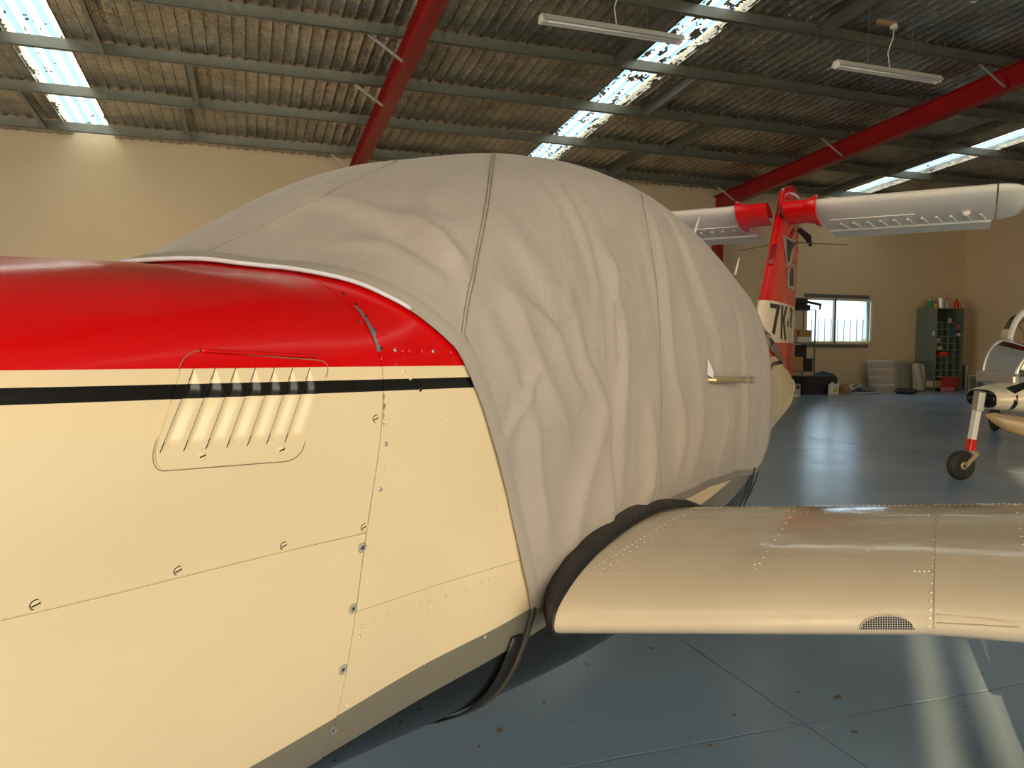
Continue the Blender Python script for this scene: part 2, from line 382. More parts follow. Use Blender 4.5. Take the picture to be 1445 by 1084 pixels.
# front wall (behind the camera): wide open doorway to the right, two high slits added to shape the floor sun patches
b = MB(); zt = roof_z(YF)+.1
def fw_box(x0, x1, z0, z1): b.box(x0, x1, YF-.15, YF, z0, z1)
S1 = (-6.49, -6.245); S2 = (-6.215, -5.95); SZ = (2.3, 3.45)
fw_box(XL, S1[0], 0, zt); fw_box(S1[1], S2[0], 0, zt); fw_box(S2[1], -4.8, 0, zt)
fw_box(S1[0], S1[1], 0, SZ[0]); fw_box(S1[0], S1[1], SZ[1], zt); fw_box(S2[0], S2[1], 0, SZ[0]); fw_box(S2[0], S2[1], SZ[1]-.1, zt)
fw_box(-4.8, 7.6, 4.6, zt); fw_box(7.6, XR, 0, zt)
struct(b.build('wall_front', M['wall']))
# thin joints in the back wall panels
for x in (11.55,):
    struct(MB().box(x-.02, x+.02, YW-.012, YW, 0.02, ZE).build('trim_1', M['wall']))


# ---- ceiling: foil sheet in bays between the translucent strips
STRIPS = [(-3.58, -2.72), (6.42, 7.24), (16.42, 17.30)]
def in_strip(x): return any(a <= x <= c for a, c in STRIPS)
def foil_sheet(x0, x1, y0=YF-.4, y1=YW+.15, dx=0.05, dy=0.16, dz=0.0):
    xs = np.linspace(x0, x1, max(2, int((x1-x0)/dx)+1)); ys = np.linspace(y0, y1, int((y1-y0)/dy)+1)
    X, Y = np.meshgrid(xs, ys, indexing='ij')
    ph = (X/0.2) % 1.0
    rib = -0.04*(np.abs(ph-0.5)*2)**4
    yph = ((Y-0.3)/1.97) % 1.0
    sag = -0.05*np.sin(PI*yph)
    Zn = np.zeros_like(X)
    for k, (fx, fy, am) in enumerate([(3.1, 1.7, .008), (7.3, 3.9, .006), (13., 9., .005)]):
        Zn += am*np.sin(fx*X+2.1*np.sin(fy*Y+k)+k)*np.cos(fy*Y*1.3+1.7*np.sin(fx*X*.7))
    Z = ZE + SL*(YW-Y) + 0.12 + rib + sag*0.5 + Zn + rng.normal(0, .0035, X.shape) + dz
    return X, Y, Z
def grid_mb(X, Y, Z):
    nu, nv = X.shape; b = MB(); b.v = list(map(tuple, np.stack([X, Y, Z], -1).reshape(-1, 3).tolist()))
    b.f = [(i*nv+j, i*nv+j+1, (i+1)*nv+j+1, (i+1)*nv+j) for i in range(nu-1) for j in range(nv-1)]
    return b
# outer sheet roof above everything keeps daylight out except at the strips
edges = [XL-.2]
for a, c in STRIPS: edges += [a, c]
edges.append(XR+.2)
rb = MB()
for i in range(0, len(edges), 2):
    x0, x1 = edges[i], edges[i+1]
    rb.add([(x0, YF-.5, roof_z(YF-.5, .26)), (x1, YF-.5, roof_z(YF-.5, .26)), (x1, YW+.3, roof_z(YW+.3, .26)), (x0, YW+.3, roof_z(YW+.3, .26)),
            (x0, YF-.5, roof_z(YF-.5, .30)), (x1, YF-.5, roof_z(YF-.5, .30)), (x1, YW+.3, roof_z(YW+.3, .30)), (x0, YW+.3, roof_z(YW+.3, .30))],
           [(0, 1, 2, 3), (7, 6, 5, 4), (0, 4, 5, 1), (1, 5, 6, 2), (2, 6, 7, 3), (3, 7, 4, 0)])
ceil = struct(rb.build('ceiling', M['steel']))
for i in range(0, len(edges), 2):
    grid_mb(*foil_sheet(edges[i], edges[i+1])).build('foil_sheet', M['foil'], ceil, smooth=False)
# side cheeks, corrugated translucent sheets and torn foil remnants
for si, (x0, x1) in enumerate(STRIPS):
    xs = np.arange(x0-.02, x1+.03, 0.02); ys = np.array([YF-.4, 6, YW+.2])
    X, Y = np.meshgrid(xs, ys, indexing='ij'); Z = ZE+SL*(YW-Y)+0.24+0.02*np.clip(2.2*np.sin(2*PI*X/SKY_P), -1, 1)
    o = grid_mb(X, Y, Z).build('translucent_sheet', M['skylight'], ceil, smooth=False)
    X, Y, Z = foil_sheet(x0, x1, YF-.4, YW+.15, 0.025, 0.04, 0.03)
    b = grid_mb(X, Y, Z); nv = X.shape[1]; keep = []
    dens = [0.15, 0.36, 0.07][si]
    for f in b.f:
        p = b.v[f[0]]; e = min(p[0]-x0, x1-p[0])
        nn = mnoise.noise(Vector((p[0]*9, p[1]*2.2, si*7.0)))*0.6+mnoise.noise(Vector((p[0]*24, p[1]*11, 3.0)))*0.45
        ypos = ((p[1]-0.3) % 1.97)/1.97
        thr = 0.52-dens - 0.55*max(0, 0.06-e)/0.06 
        if nn > thr: keep.append(f)
    b.f = keep
    o = b.build('torn_foil', M['foil'], ceil); o['kind'] = 'stuff'
    for x in (x0, x1):
        MB().box(x-.006, x+.006, YF-.4, YW+.2, 0, 0.001)
        bb = MB(); bb.poly([(x, YF-.4, roof_z(YF-.4, .08)), (x, YW+.15, roof_z(YW+.15, .08)), (x, YW+.15, roof_z(YW+.15, .26)), (x, YF-.4, roof_z(YF-.4, .26))], (0.006, 0, 0)); bb.build('foil_edge', M['foil'], ceil)

# ---- purlins: lipped Z sections running along X
PUR = [18.2, 16.15, 14.15, 12.2, 10.25, 8.3, 6.35, 4.4, 2.4, 0.4, -1.6, -3.6, -5.6]
def purlin_mb(y, x0, x1):
    z = roof_z(y, 0.07); h = 0.20; t = 0.006; w = 0.075; b = MB()
    b.box(x0, x1, y-t/2, y+t/2, z-h, z)
    b.box(x0, x1, y, y+w, z-t, z); b.box(x0, x1, y-w, y, z-h, z-h+t)
    b.box(x0, x1, y+w-t, y+w, z-.02, z); b.box(x0, x1, y-w, y-w+t, z-h, z-h+.02)
    return b
for y in PUR:
    purlin_mb(y, XL, XR).build('purlin', M['steel'], ceil)
    # foil support batten line along the purlin top
for (x, ya, yb) in [(-1.9, 10.25, 12.2), (-0.9, 14.15, 16.15), (-3.9, 16.15, 18.2), (-1.2, 16.15, 18.2), (-2.2, 12.2, 14.15), (6.75, 12.2, 14.15), (6.0, 10.25, 12.2), (8.6, 8.3, 10.25), (7.6, 12.2, 14.15), (9.3, 14.15, 16.15), (8.8, 16.15, 18.2), (15.6, 16.15, 18.2), (15.8, 14.15, 16.15), (15.2, 12.2, 14.15)]:
    if x == 6.75: continue
    b = MB(); za, zb = roof_z(ya, -.05), roof_z(yb, -.05)
    b.bar((x, ya, za), (x, yb, zb), 0.006, 0.17); b.bar((x+.03, ya, za-.08), (x+.03, yb, zb-.08), 0.06, 0.006); b.bar((x-.03, ya, za+.08), (x-.03, yb, zb+.08), 0.06, 0.006)
    b.build('bridging_channel', M['steel'], ceil)

# ---- red portal rafters
def rafter(x, label, braces):
    dp = 0.40; fwid = 0.21; t = 0.014
    e = empty('roof_beam', (0, 0, 0), 0, label, 'roof beam', 'red steel beams under the hangar roof')
    ya, yb = YF, YW-.02
    def slab(xa, xb, o0, o1, nm):
        b = MB(); b.poly([(xa, ya, roof_z(ya, o0)), (xa, yb, roof_z(yb, o0)), (xa, yb, roof_z(yb, o1)), (xa, ya, roof_z(ya, o1))], (xb-xa, 0, 0)); return b.build(nm, M['beam'], e)
    top = -0.14
    slab(x-.006, x+.006, top-dp, top, 'web'); slab(x-fwid/2, x+fwid/2, top-t, top, 'flange'); slab(x-fwid/2, x+fwid/2, top-dp, top-dp+t, 'flange')
    for y in braces:
        for sx in (-1,):
            a = Vector((x+sx*0.10, y-.25, roof_z(y, top-dp+.06))); c = Vector((x+sx*0.62, y-.25+.1, roof_z(y, -.10)))
            b = MB(); b.bar(a, c, 0.05, 0.005); b.bar(a+Vector((0, .022, .02)), c+Vector((0, .022, .02)), 0.005, 0.045); b.build('fly_brace', M['alu'], e)
    # column down to the floor at the back wall
    return e
rafter(2.42, 'dark red steel roof beam crossing the ceiling left of centre, above the canvas cover', [12.4, 14.3, 18.4])
rafter(12.62, 'dark red steel roof beam on the right, passing above the white tailplane', [14.3, 18.3, 10.4])
rafter(-7.6, 'dark red steel roof beam at the far left end of the hangar', [12.4])
for x in (2.42, 12.62):
    pass
b = MB(); b.box(12.52, 12.74, YW-.25, YW-.01, 0, roof_z(YW, -.45)); c = b.build('trim_3', M['beam']); struct(c)
b = MB(); b.box(2.32, 2.52, YW-.25, YW-.01, 0, roof_z(YW, -.45)); struct(b.build('trim_4', M['beam']))

# ---- window
wnd = struct(empty('window_1', (0, 0, 0)))
yv = YW+0.05
def wbar(x0, x1, z0, z1, name='window_frame', m='lampwhite', y0=YW-.02, y1=YW+.07): return MB().box(x0, x1, y0, y1, z0, z1).build(name, M[m], wnd)
wbar(WX0, WX1, WZ0, WZ0+.06); wbar(WX0, WX1, WZ1-.06, WZ1); wbar(WX0, WX0+.05, WZ0, WZ1); wbar(WX1-.06, WX1, WZ0, WZ1)
xm = at_y(1178, 450, YW).x
wbar(xm-.035, xm+.035, WZ0, WZ1, 'mullion', 'steel')
wbar(WX0+.05, xm-.035, WZ0+.05, WZ1-.05, 'pane', 'glass', YW+.03, YW+.036); wbar(xm+.035, WX1-.06, WZ0+.05, WZ1-.05, 'pane', 'glass', YW+.03, YW+.036)
M['steelblue'] = mat('blue_grey_lintel', (0.10, 0.12, 0.13), 0.5)
wbar(at_y(1135, 420, YW).x, at_y(1225, 420, YW).x, WZ1+.02, WZ1+.12, 'track', 'steelblue', YW-.06, YW); wbar(at_y(1135, 420, YW).x, at_y(1223, 490, YW).x, WZ0-.13, WZ0-.03, 'track', 'steelblue', YW-.06, YW)

# ---- outdoors seen through the window
M['grass_out'] = mat('dry_grass', (0.42, 0.36, 0.22), 0.9, noise=0.2, nscale=0.3)
M['hedge'] = mat('distant_scrub', (0.16, 0.20, 0.12), 0.9, noise=0.4, nscale=0.5)
struct(MB().box(-60, 160, YW+.25, 200, -0.2, -0.02).build('ground_outside', M['grass_out']))
struct(MB().box(-60, 160, -90, YF-3.0, -0.2, -0.01).build('ground_front', M['grass_out']))
b = MB(); pts = []
for i in range(120):
    x = 20+i*1.3; hgt = 2.2+1.2*mnoise.noise(Vector((x*.06, 0, 0)))+.4*mnoise.noise(Vector((x*.5, 2, 0))); pts.append((x, hgt))
b.poly([(20, 90, -.1)]+[(x, 90, z) for x, z in pts]+[(20+119*1.3, 90, -.1)], (0, 12, 0))
tag(b.build('treeline', M['hedge']), 'low distant line of scrub and hills beyond the window', 'hills', kind='stuff')
fe = empty('picket_fence', (0, 0, 0), 0, 'thin metal picket fence standing outside the window', 'fence')
fy = YW+2.2
for i in range(28):
    x = 15.5+i*0.27; MB().box(x-.012, x+.012, fy-.012, fy+.012, -.02, 2.28).build('picket', M['steelblue'], fe)
MB().box(15.3, 23, fy+.012, fy+.04, .3, .34).build('rail', M['steelblue'], fe); MB().box(15.3, 23, fy+.012, fy+.04, 1.2, 1.23).build('rail', M['steelblue'], fe)

# ================================================================== MAIN AIRCRAFT
ps = math.radians(49.9)
AFT = Vector((math.sin(ps), math.cos(ps), 0)); PORT = Vector((math.cos(ps), -math.sin(ps), 0)); ORG = -1.37*PORT
RZ = math.atan2(AFT.y, AFT.x)
plane = empty('light_aircraft', (ORG.x, ORG.y, 0), RZ, 'cream, red and black low-wing T-tail light aircraft under a grey canvas cover', 'aircraft')
def L(u, v, z): return (u, -v, z)                    # aircraft frame: aft, port -> local xyz
def to_local(p):
    q = Vector(p)-ORG; return Vector((q.dot(AFT), -q.dot(PORT), q.z))
CL = to_local(CP)
def dl(d): return Vector((d.dot(AFT), -d.dot(PORT), d.z))

ST = {
 -0.12: [(0,.72),(.12,.72),(.2,.76),(.25,.86),(.28,.98),(.29,1.1),(.27,1.22),(.2,1.3),(.1,1.335),(0,1.34)],
 0.15: [(0,.60),(.16,.615),(.26,.68),(.33,.82),(.375,1.0),(.41,1.16),(.405,1.28),(.32,1.375),(.16,1.42),(0,1.435)],
 0.45: [(0,.52),(.18,.54),(.30,.62),(.37,.78),(.42,1.0),(.462,1.18),(.45,1.32),(.35,1.415),(.18,1.455),(0,1.47)],
 0.80: [(0,.465),(.2,.48),(.32,.57),(.385,.73),(.435,1.0),(.48,1.2),(.466,1.335),(.37,1.432),(.2,1.475),(0,1.49)],
 0.90: [(0,.45),(.2,.47),(.325,.56),(.39,.725),(.44,1.0),(.484,1.21),(.469,1.338),(.368,1.438),(.2,1.478),(0,1.496)],
 1.03: [(0,.43),(.2,.455),(.33,.55),(.397,.72),(.452,1.008),(.489,1.22),(.475,1.345),(.365,1.447),(.2,1.50),(0,1.56)],
 1.26: [(0,.39),(.2,.42),(.34,.53),(.41,.72),(.465,1.0),(.495,1.22),(.487,1.36),(.41,1.51),(.24,1.62),(0,1.68)],
 1.50: [(0,.355),(.2,.385),(.355,.50),(.445,.72),(.475,1.0),(.503,1.22),(.49,1.42),(.41,1.62),(.25,1.735),(0,1.785)],
 1.80: [(0,.32),(.21,.345),(.375,.46),(.462,.70),(.493,.98),(.515,1.22),(.495,1.5),(.41,1.71),(.25,1.82),(0,1.87)],
 2.17: [(0,.29),(.22,.315),(.39,.42),(.492,.68),(.508,.95),(.525,1.22),(.5,1.55),(.415,1.79),(.25,1.9),(0,1.95)],
 2.60: [(0,.27),(.22,.295),(.40,.40),(.52,.66),(.525,.93),(.53,1.2),(.51,1.53),(.42,1.79),(.25,1.92),(0,1.975)],
 3.20: [(0,.29),(.22,.315),(.40,.41),(.515,.65),(.525,.93),(.53,1.2),(.505,1.48),(.41,1.72),(.25,1.86),(0,1.92)],
 3.85: [(0,.38),(.21,.40),(.36,.5),(.455,.69),(.50,.93),(.505,1.15),(.475,1.38),(.38,1.6),(.21,1.73),(0,1.78)],
 4.60: [(0,.50),(.18,.52),(.29,.6),(.35,.75),(.375,.92),(.375,1.1),(.35,1.30),(.27,1.48),(.14,1.58),(0,1.62)],
 5.50: [(0,.66),(.09,.675),(.15,.73),(.19,.82),(.205,.93),(.205,1.04),(.195,1.20),(.155,1.38),(.085,1.50),(0,1.54)],
 5.95: [(0,.74),(.07,.75),(.125,.785),(.155,.86),(.165,.95),(.16,1.05),(.15,1.15),(.12,1.30),(.065,1.40),(0,1.43)],
 6.40: [(0,.82),(.06,.83),(.11,.86),(.135,.91),(.12,.97),(.115,1.03),(.105,1.08),(.095,1.16),(.05,1.22),(0,1.245)],
 7.00: [(0,.94),(.02,.945),(.035,.96),(.03,.98),(.033,1.0),(.033,1.03),(.03,1.04),(.025,1.05),(.015,1.055),(0,1.06)],
}
US = sorted(ST); KS = np.array([ST[u] for u in US])          # [ns,10,2]
UA = np.array(US)
TAN = np.zeros_like(KS)
for i in range(len(US)):
    a, c = max(0, i-1), min(len(US)-1, i+1)
    if 0 < i < len(US)-1:
        h0, h1 = UA[i]-UA[i-1], UA[i+1]-UA[i]
        d0, d1 = (KS[i]-KS[i-1])/h0, (KS[i+1]-KS[i])/h1
        TAN[i] = (d0*h1+d1*h0)/(h0+h1)
    else: TAN[i] = (KS[c]-KS[a])/(UA[c]-UA[a])
_RC = {}
def ring(u):
    k = round(u, 6)
    if k not in _RC: _RC[k] = _ring(u)
    return _RC[k]
def _ring(u):
    u = min(max(u, US[0]), US[-1]); i = min(max(int(np.searchsorted(UA, u))-1, 0), len(US)-2)
    h = UA[i+1]-UA[i]; s = (u-UA[i])/h
    return (2*s**3-3*s**2+1)*KS[i]+(s**3-2*s**2+s)*h*TAN[i]+(-2*s**3+3*s**2)*KS[i+1]+(s**3-s**2)*h*TAN[i+1]
def S(u, t):
    """hull point; t 0 = keel, 1 = crown on the port side, 1..2 back down to starboard; -1..0 likewise"""
    K = ring(u); P = np.concatenate([K, (K[8:0:-1])*np.array([-1, 1])])   # 18 pts periodic
    x = (t % 2.0)*9; i = int(math.floor(x)); s = x-i
    p0, p1, p2, p3 = P[(i-1) % 18], P[i % 18], P[(i+1) % 18], P[(i+2) % 18]
    q = 0.5*((2*p1)+(-p0+p2)*s+(2*p0-5*p1+4*p2-p3)*s*s+(-p0+3*p1-3*p2+p3)*s**3)
    return Vector((u, -q[0], q[1]))
def SN(u, t):
    e = 1e-3; a = S(min(u+e, 6.99), t)-S(u-e, t); c = S(u, t+e)-S(u, t-e)
    n = a.cross(c)
    n.normalize()
    P = S(u, t); ctr = Vector((u, 0, (ring(u)[0][1]+ring(u)[9][1])/2))
    return n if n.dot(P-ctr) > 0 else -n
def t_at_z(u, z):
    lo, hi = 0.0, 1.0
    for _ in range(30):
        m = (lo+hi)/2
        if S(u, m).z < z: lo = m
        else: hi = m
    return (lo+hi)/2
# reference hull used for casting sight lines
b = MB(); NU, NT = 200, 300
us = np.concatenate([np.linspace(-0.12, 2.2, 260), np.linspace(2.2, 6.99, 110)[1:]])
b.grid([[S(u, t) for t in np.linspace(0, 2, NT)] for u in us])
hull_bvh = BVHTree.FromPolygons([Vector(v) for v in b.v], b.f)
def on(px, py, off=0.0, bvh=None):
    d = dl(ray(px, py)); loc, nrm, idx, dist = (bvh or hull_bvh).ray_cast(CL, d, 30)
    if loc is None: return None, None
    if nrm.dot(d) > 0: nrm = -nrm
    return loc+nrm*off, nrm
def ut(px, py):
    """(u, t) on the hull under a sight line"""
    p, n = on(px, py)
    if p is None: return None
    lo, hi = 0.0, 1.0
    best = min(((S(p.x, k/300)-p).length, k/300) for k in range(301))
    return p.x, best[1]

def orient(b):
    """make the faces look away from the hull's middle"""
    n = 0
    for f in b.f[::max(1, len(b.f)//40)]:
        p0, p1, p2 = [Vector(b.v[i]) for i in f[:3]]; nn = (p1-p0).cross(p2-p1); c = Vector((p0.x, 0, 1.0))
        n += 1 if nn.dot(p0-c) > 0 else -1
    if n < 0: b.f = [tuple(reversed(f)) for f in b.f]
def panel(name, ua, ub, tlo, thi, nu, nt, off=0.0, m='paint', label=None, th=0.0):
    G = []
    for i in range(nu+1):
        row = []; u = ua+(ub-ua)*i/nu; t0_, t1_ = tlo(u), thi(u)
        for j in range(nt+1):
            s = j/nt
            t = t0_+(t1_-t0_)*s
            p = S(u, t)
            if off: p = p+SN(u, t)*off
            row.append(p)
        G.append(row)
    b = MB().grid(G); orient(b)
    o = b.build(name, M[m], plane, smooth=True)
    if th:
        md = o.modifiers.new('thick', 'SOLIDIFY'); md.thickness = th; md.offset = -1
        es = o.modifiers.new('rim', 'EDGE_SPLIT'); es.split_angle = math.radians(50)
    if label: o['label'] = label
    return o
UF = 1.03
def zseam(u): return 1.043-0.03*u
def zlow(u): return 0.862-0.042*(u-1.03)
tseam = lambda u: t_at_z(u, zseam(u)); tlow = lambda u: t_at_z(u, zlow(u))
g = 0.0035
# dark inner structure visible only in the joints
o = panel('inner_frame', 0.0, 3.8, lambda u: 0, lambda u: 2, 60, 60, -0.012, 'dark')
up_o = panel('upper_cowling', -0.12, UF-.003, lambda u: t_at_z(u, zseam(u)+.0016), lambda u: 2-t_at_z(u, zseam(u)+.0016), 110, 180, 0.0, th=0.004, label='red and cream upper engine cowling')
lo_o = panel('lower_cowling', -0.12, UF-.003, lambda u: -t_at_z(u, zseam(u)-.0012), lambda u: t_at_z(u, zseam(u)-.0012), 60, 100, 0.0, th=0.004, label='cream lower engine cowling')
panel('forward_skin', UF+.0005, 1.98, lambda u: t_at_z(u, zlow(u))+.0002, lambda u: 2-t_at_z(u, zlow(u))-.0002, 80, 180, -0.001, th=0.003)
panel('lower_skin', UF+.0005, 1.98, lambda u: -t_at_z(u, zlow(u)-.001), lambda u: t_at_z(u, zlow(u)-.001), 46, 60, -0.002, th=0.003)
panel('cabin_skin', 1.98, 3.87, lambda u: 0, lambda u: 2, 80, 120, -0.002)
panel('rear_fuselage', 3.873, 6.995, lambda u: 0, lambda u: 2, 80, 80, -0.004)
for (ua, ub, nm) in ((-0.121, -0.119, 'nose_bulkhead'), (6.99, 6.998, 'tail_cap')):
    G = [[S(ua, t) for t in np.linspace(0, 2, 60)], [Vector((ua, 0, 1.02 if ua > 0 else 1.04))]*60]
    MB().grid(G).build(nm, M['cream'], plane)
# rear window of clear plastic over the sloping rear deck
panel('rear_window', 3.9, 6.2, lambda u: 0.72, lambda u: 1.28, 34, 30, 0.004, 'rearglass')

# ---------------------------------------------------- fasteners, rivets, chipped paint
rivet_mesh = {}
def dome_mesh(r, h, m, n=10):
    k = (r, h, m)
    if k not in rivet_mesh:
        b = MB().lathe([(r, 0), (r*.92, h*.45), (r*.6, h*.85), (r*.2, h)], n=n); me = b.mesh('rivet'); me.materials.append(M[m])
        me.polygons.foreach_set('use_smooth', [True]*len(me.polygons)); rivet_mesh[k] = me
    return rivet_mesh[k]
def put(me, name, p, n, parent=plane, spin=0.0):
    o = bpy.data.objects.new(name, me); COL.objects.link(o); o.parent = parent; o.location = p
    o.rotation_euler = (n.to_track_quat('Z', 'Y') @ Matrix.Rotation(spin, 4, 'Z').to_quaternion()).to_euler(); return o
def paint_at(p):
    z, u = p.z, p.x
    if z > 1.3215-.0125*u: return 'red'
    if 1.287-.0205*u < z < 1.3045-.0175*u: return 'black'
    if z < .56: return 'black'
    if z < .657: return 'grey'
    return 'cream'
def rivets_px(pts, r=0.0042, h=0.0018, bare=()):
    for i, (x, y) in enumerate(pts):
        p, n = on(x, y, -0.001)
        if p is None: continue
        put(dome_mesh(r, h, 'alu' if i in bare else paint_at(p)), 'rivet', p, n)
z6 = lambda l: [(450+x/2.89, 350+y/2.89) for x, y in l]
z8 = lambda l: [(440+x/4.93, 380+y/4.93) for x, y in l]
zb = lambda l: [(450+x/2.822, 700+y/2.822) for x, y in l]
rivets_px(z6([(280,620),(281,710),(275,800),(266,892),(253,985),(240,1078)]), bare=(2, 4))
rivets_px(zb([(225,155),(210,247),(198,342),(184,433),(172,520),(163,562),(145,658),(132,745),(114,836),(65,1058)]))
rivets_px(zb([(222,495),(282,473),(348,452),(409,431),(442,425),(508,401),(583,374),(652,347),(681,336),(719,322),(779,301)]))
rivets_px(zb([(435,474),(429,573),(422,667),(414,762),(403,853),(677,381),(671,472),(663,562),(656,650),(648,733),(926,412),(922,460),(916,592),(328,905),(590,830)]))
rivets_px(z6([(452,622),(503,692),(545,760),(586,826),(623,888),(657,950),(695,1008),(724,1064)]), 0.0048)
rivets_px(zb([(708,50),(737,105)]), 0.0048)
rivets_px(z8([(645,707),(760,835),(688,755)]), 0.0048)
rivets_px(z8([(583,560),(636,567),(684,567),(775,567),(848,570),(975,577),(490,622),(597,660),(50,83),(138,122)]), 0.0044, bare=(0, 4))
for (x, y) in z8([(488,548),(440,420),(383,322),(308,237),(222,168)]):     # bare dark rivets
    p, n = on(x, y, -0.001); put(dome_mesh(0.0036, 0.0012, 'dark'), 'rivet', p, n)
for (x, y) in [(189, 677), (196, 710)]: 
    p, n = on(x, y, -0.0004); put(dome_mesh(0.0046, 0.0006, 'cream'), 'rivet', p, n)

def fastener(px, py, kind='slot', r=0.0085, spin=0.3):
    p, n = on(px, py, -0.0006 if kind != 'door' else 0.003)
    if p is None: return
    e = bpy.data.objects.new('fastener', None); COL.objects.link(e); e.parent = plane; e.location = p; e.rotation_euler = n.to_track_quat('Z', 'Y').to_euler()
    bm = {'slot': 'cream', 'door': 'cream', 'washer': 'washer', 'screw': 'brass', 'red': 'red'}[kind]
    MB().lathe([(r*1.22, 0), (r*1.2, .0009), (r*.98, .0011), (r*.92, .0003), (r*.85, .0003)], n=20).build('collar', M[bm], e, smooth='auto')
    head = MB().lathe([(r*.72, 0), (r*.72, .0012), (r*.55, .0019), (r*.1, .0021)], n=18).build('stud', M['washer' if kind == 'washer' else bm], e, smooth='auto')
    a = Vector((math.cos(spin), math.sin(spin), 0)); c = Vector((-a.y, a.x, 0))
    b = MB(); b.obox((0, 0, .0021), a, c, (0, 0, 1), r*.6, r*.11, .0004)
    if kind in ('slot', 'red'):
        rr = r*.76
        arc = [Vector((math.cos(t), math.sin(t), 0))*rr+Vector((0, 0, .0014)) for t in np.linspace(1.2, 4.4, 9)]
        b.tube(arc, r*.08, 5)
    if kind == 'washer': b = MB(); b.lathe([(r*.30, .0018), (r*.30, .0024)], n=8)
    b.build('slot', M['dark'], e)
for (x, y) in [(50, 853), (251, 805), (400, 770), (513, 744), (530, 591)]: fastener(x, y, 'slot')
fastener(507, 455, 'red', 0.007)
for (x, y) in [(511, 773), (498, 859), (484, 945), (470, 1031)]: fastener(x, y, 'washer', 0.0082)
fastener(483, 1037, 'screw', 0.005)

from mathutils.geometry import delaunay_2d_cdt
def inside(p, poly):
    x, y = p; c = False; n = len(poly)
    for i in range(n):
        (x0, y0), (x1, y1) = poly[i], poly[(i+1) % n]
        if (y0 > y) != (y1 > y) and x < (x1-x0)*(y-y0)/(y1-y0)+x0: c = not c
    return c
def cast_poly(outer, step, off, bvh=None, holes=()):
    """mesh builder of a thin skin following the surface inside an outline, with holes"""
    V2 = []; E2 = []
    for pl in (outer,)+tuple(holes):
        dense = []
        for i in range(len(pl)):
            (x0, y0), (x1, y1) = pl[i], pl[(i+1) % len(pl)]; k = max(1, int(math.hypot(x1-x0, y1-y0)/step))
            dense += [(lerp(x0, x1, q/k), lerp(y0, y1, q/k)) for q in range(k)]
        n0 = len(V2); V2 += dense; E2 += [(n0+i, n0+(i+1) % len(dense)) for i in range(len(dense))]
    xs = [p[0] for p in outer]; ys = [p[1] for p in outer]
    y = min(ys)+step/2; r_ = 0
    while y < max(ys):
        x = min(xs)+step*(.5 if r_ % 2 else .0)
        while x < max(xs):
            if inside((x, y), outer) and not any(inside((x, y), h_) for h_ in holes): V2.append((x, y))
            x += step
        y += step; r_ += 1
    vo, eo, fo, _, _, _ = delaunay_2d_cdt([Vector(p) for p in V2], E2, [], 0, 1e-4)
    b = MB(); idx = {}; fs = []
    for f in fo:
        c = (sum(vo[i].x for i in f)/len(f), sum(vo[i].y for i in f)/len(f))
        if not inside(c, outer) or any(inside(c, h_) for h_ in holes): continue
        fs.append(f)
    vs = []
    for f in fs:
        for i in f:
            if i not in idx:
                q = on(vo[i].x, vo[i].y, off, bvh)[0]; idx[i] = len(vs) if q is not None else None
                if q is not None: vs.append(q)
    return b.add(vs, [tuple(idx[i] for i in f) for f in fs if all(idx[i] is not None for i in f)])
def patch(poly, name, m, off=0.0006, label=None):
    o = cast_poly(poly, 3, off).build(name, M[m], plane)
    if label: o['label'] = label
    return o
# bare metal where paint has chipped along the firewall joint, built as short ragged flakes
path = [(499,433),(507,441),(513,450),(518,458),(522,467),(526,476),(530,487),(532,497)]
for i in range(len(path)-1):
    (x0, y0), (x1, y1) = path[i], path[i+1]
    w0, w1 = random.uniform(1.5, 6), random.uniform(1.5, 6)
    patch([(x0, y0), (x1, y1), (x1+w1, y1-1.2), ((x0+x1)/2+random.uniform(2, 7), (y0+y1)/2-1), (x0+w0, y0-1.5)], 'chipped_paint', 'alu', 0.0008, 'bare metal where red paint has chipped off' if i == 0 else None)
for (x, y, w, hh) in [(541, 556, 1.6, 10), (541, 568, 2.4, 12), (540.5, 582, 1.5, 10), (541, 596, 1.2, 6)]:
    patch([(x, y), (x+w, y+hh*.3), (x+w*.6, y+hh*.7), (x+.2, y+hh)], 'chipped_paint', 'alu', 0.0008)

# ---------------------------------------------------- louvred access door
DC = [(262, 497), (464, 512), (420, 648), (209, 664)]      # TL, TR, BR, BL
def dmap(a, c):      # a across, c down, in 0..1
    x = lerp(lerp(DC[0][0], DC[1][0], a), lerp(DC[3][0], DC[2][0], a), c); y = lerp(lerp(DC[0][1], DC[1][1], a), lerp(DC[3][1], DC[2][1], a), c)
    return x, y
def rounded(n=10, rad=((.10, .13), (.08, .12), (.09, .13), (.12, .22))):
    pts = []
    for k, (cx, cy, sx, sy, a0) in enumerate([(0, 0, 1, 1, PI), (1, 0, -1, 1, 1.5*PI), (1, 1, -1, -1, 0), (0, 1, 1, -1, .5*PI)]):
        ra, rc = rad[k]
        for i in range(n):
            t = a0+(PI/2)*i/(n-1); pts.append((cx+sx*ra+ra*math.cos(t), cy+sy*rc+rc*math.sin(t)))
    return pts
outl = rounded()
z7 = lambda x, y: (180+x/4.817, 480+y/4.817)
tops = [(440,200),(585,200),(722,203),(855,205),(985,207),(1108,207),(1224,208)]
bots = [(215,752),(375,743),(525,730),(668,718),(807,708),(938,695),(1062,685)]
NA, NB = 10, 26; DOFF = .0030
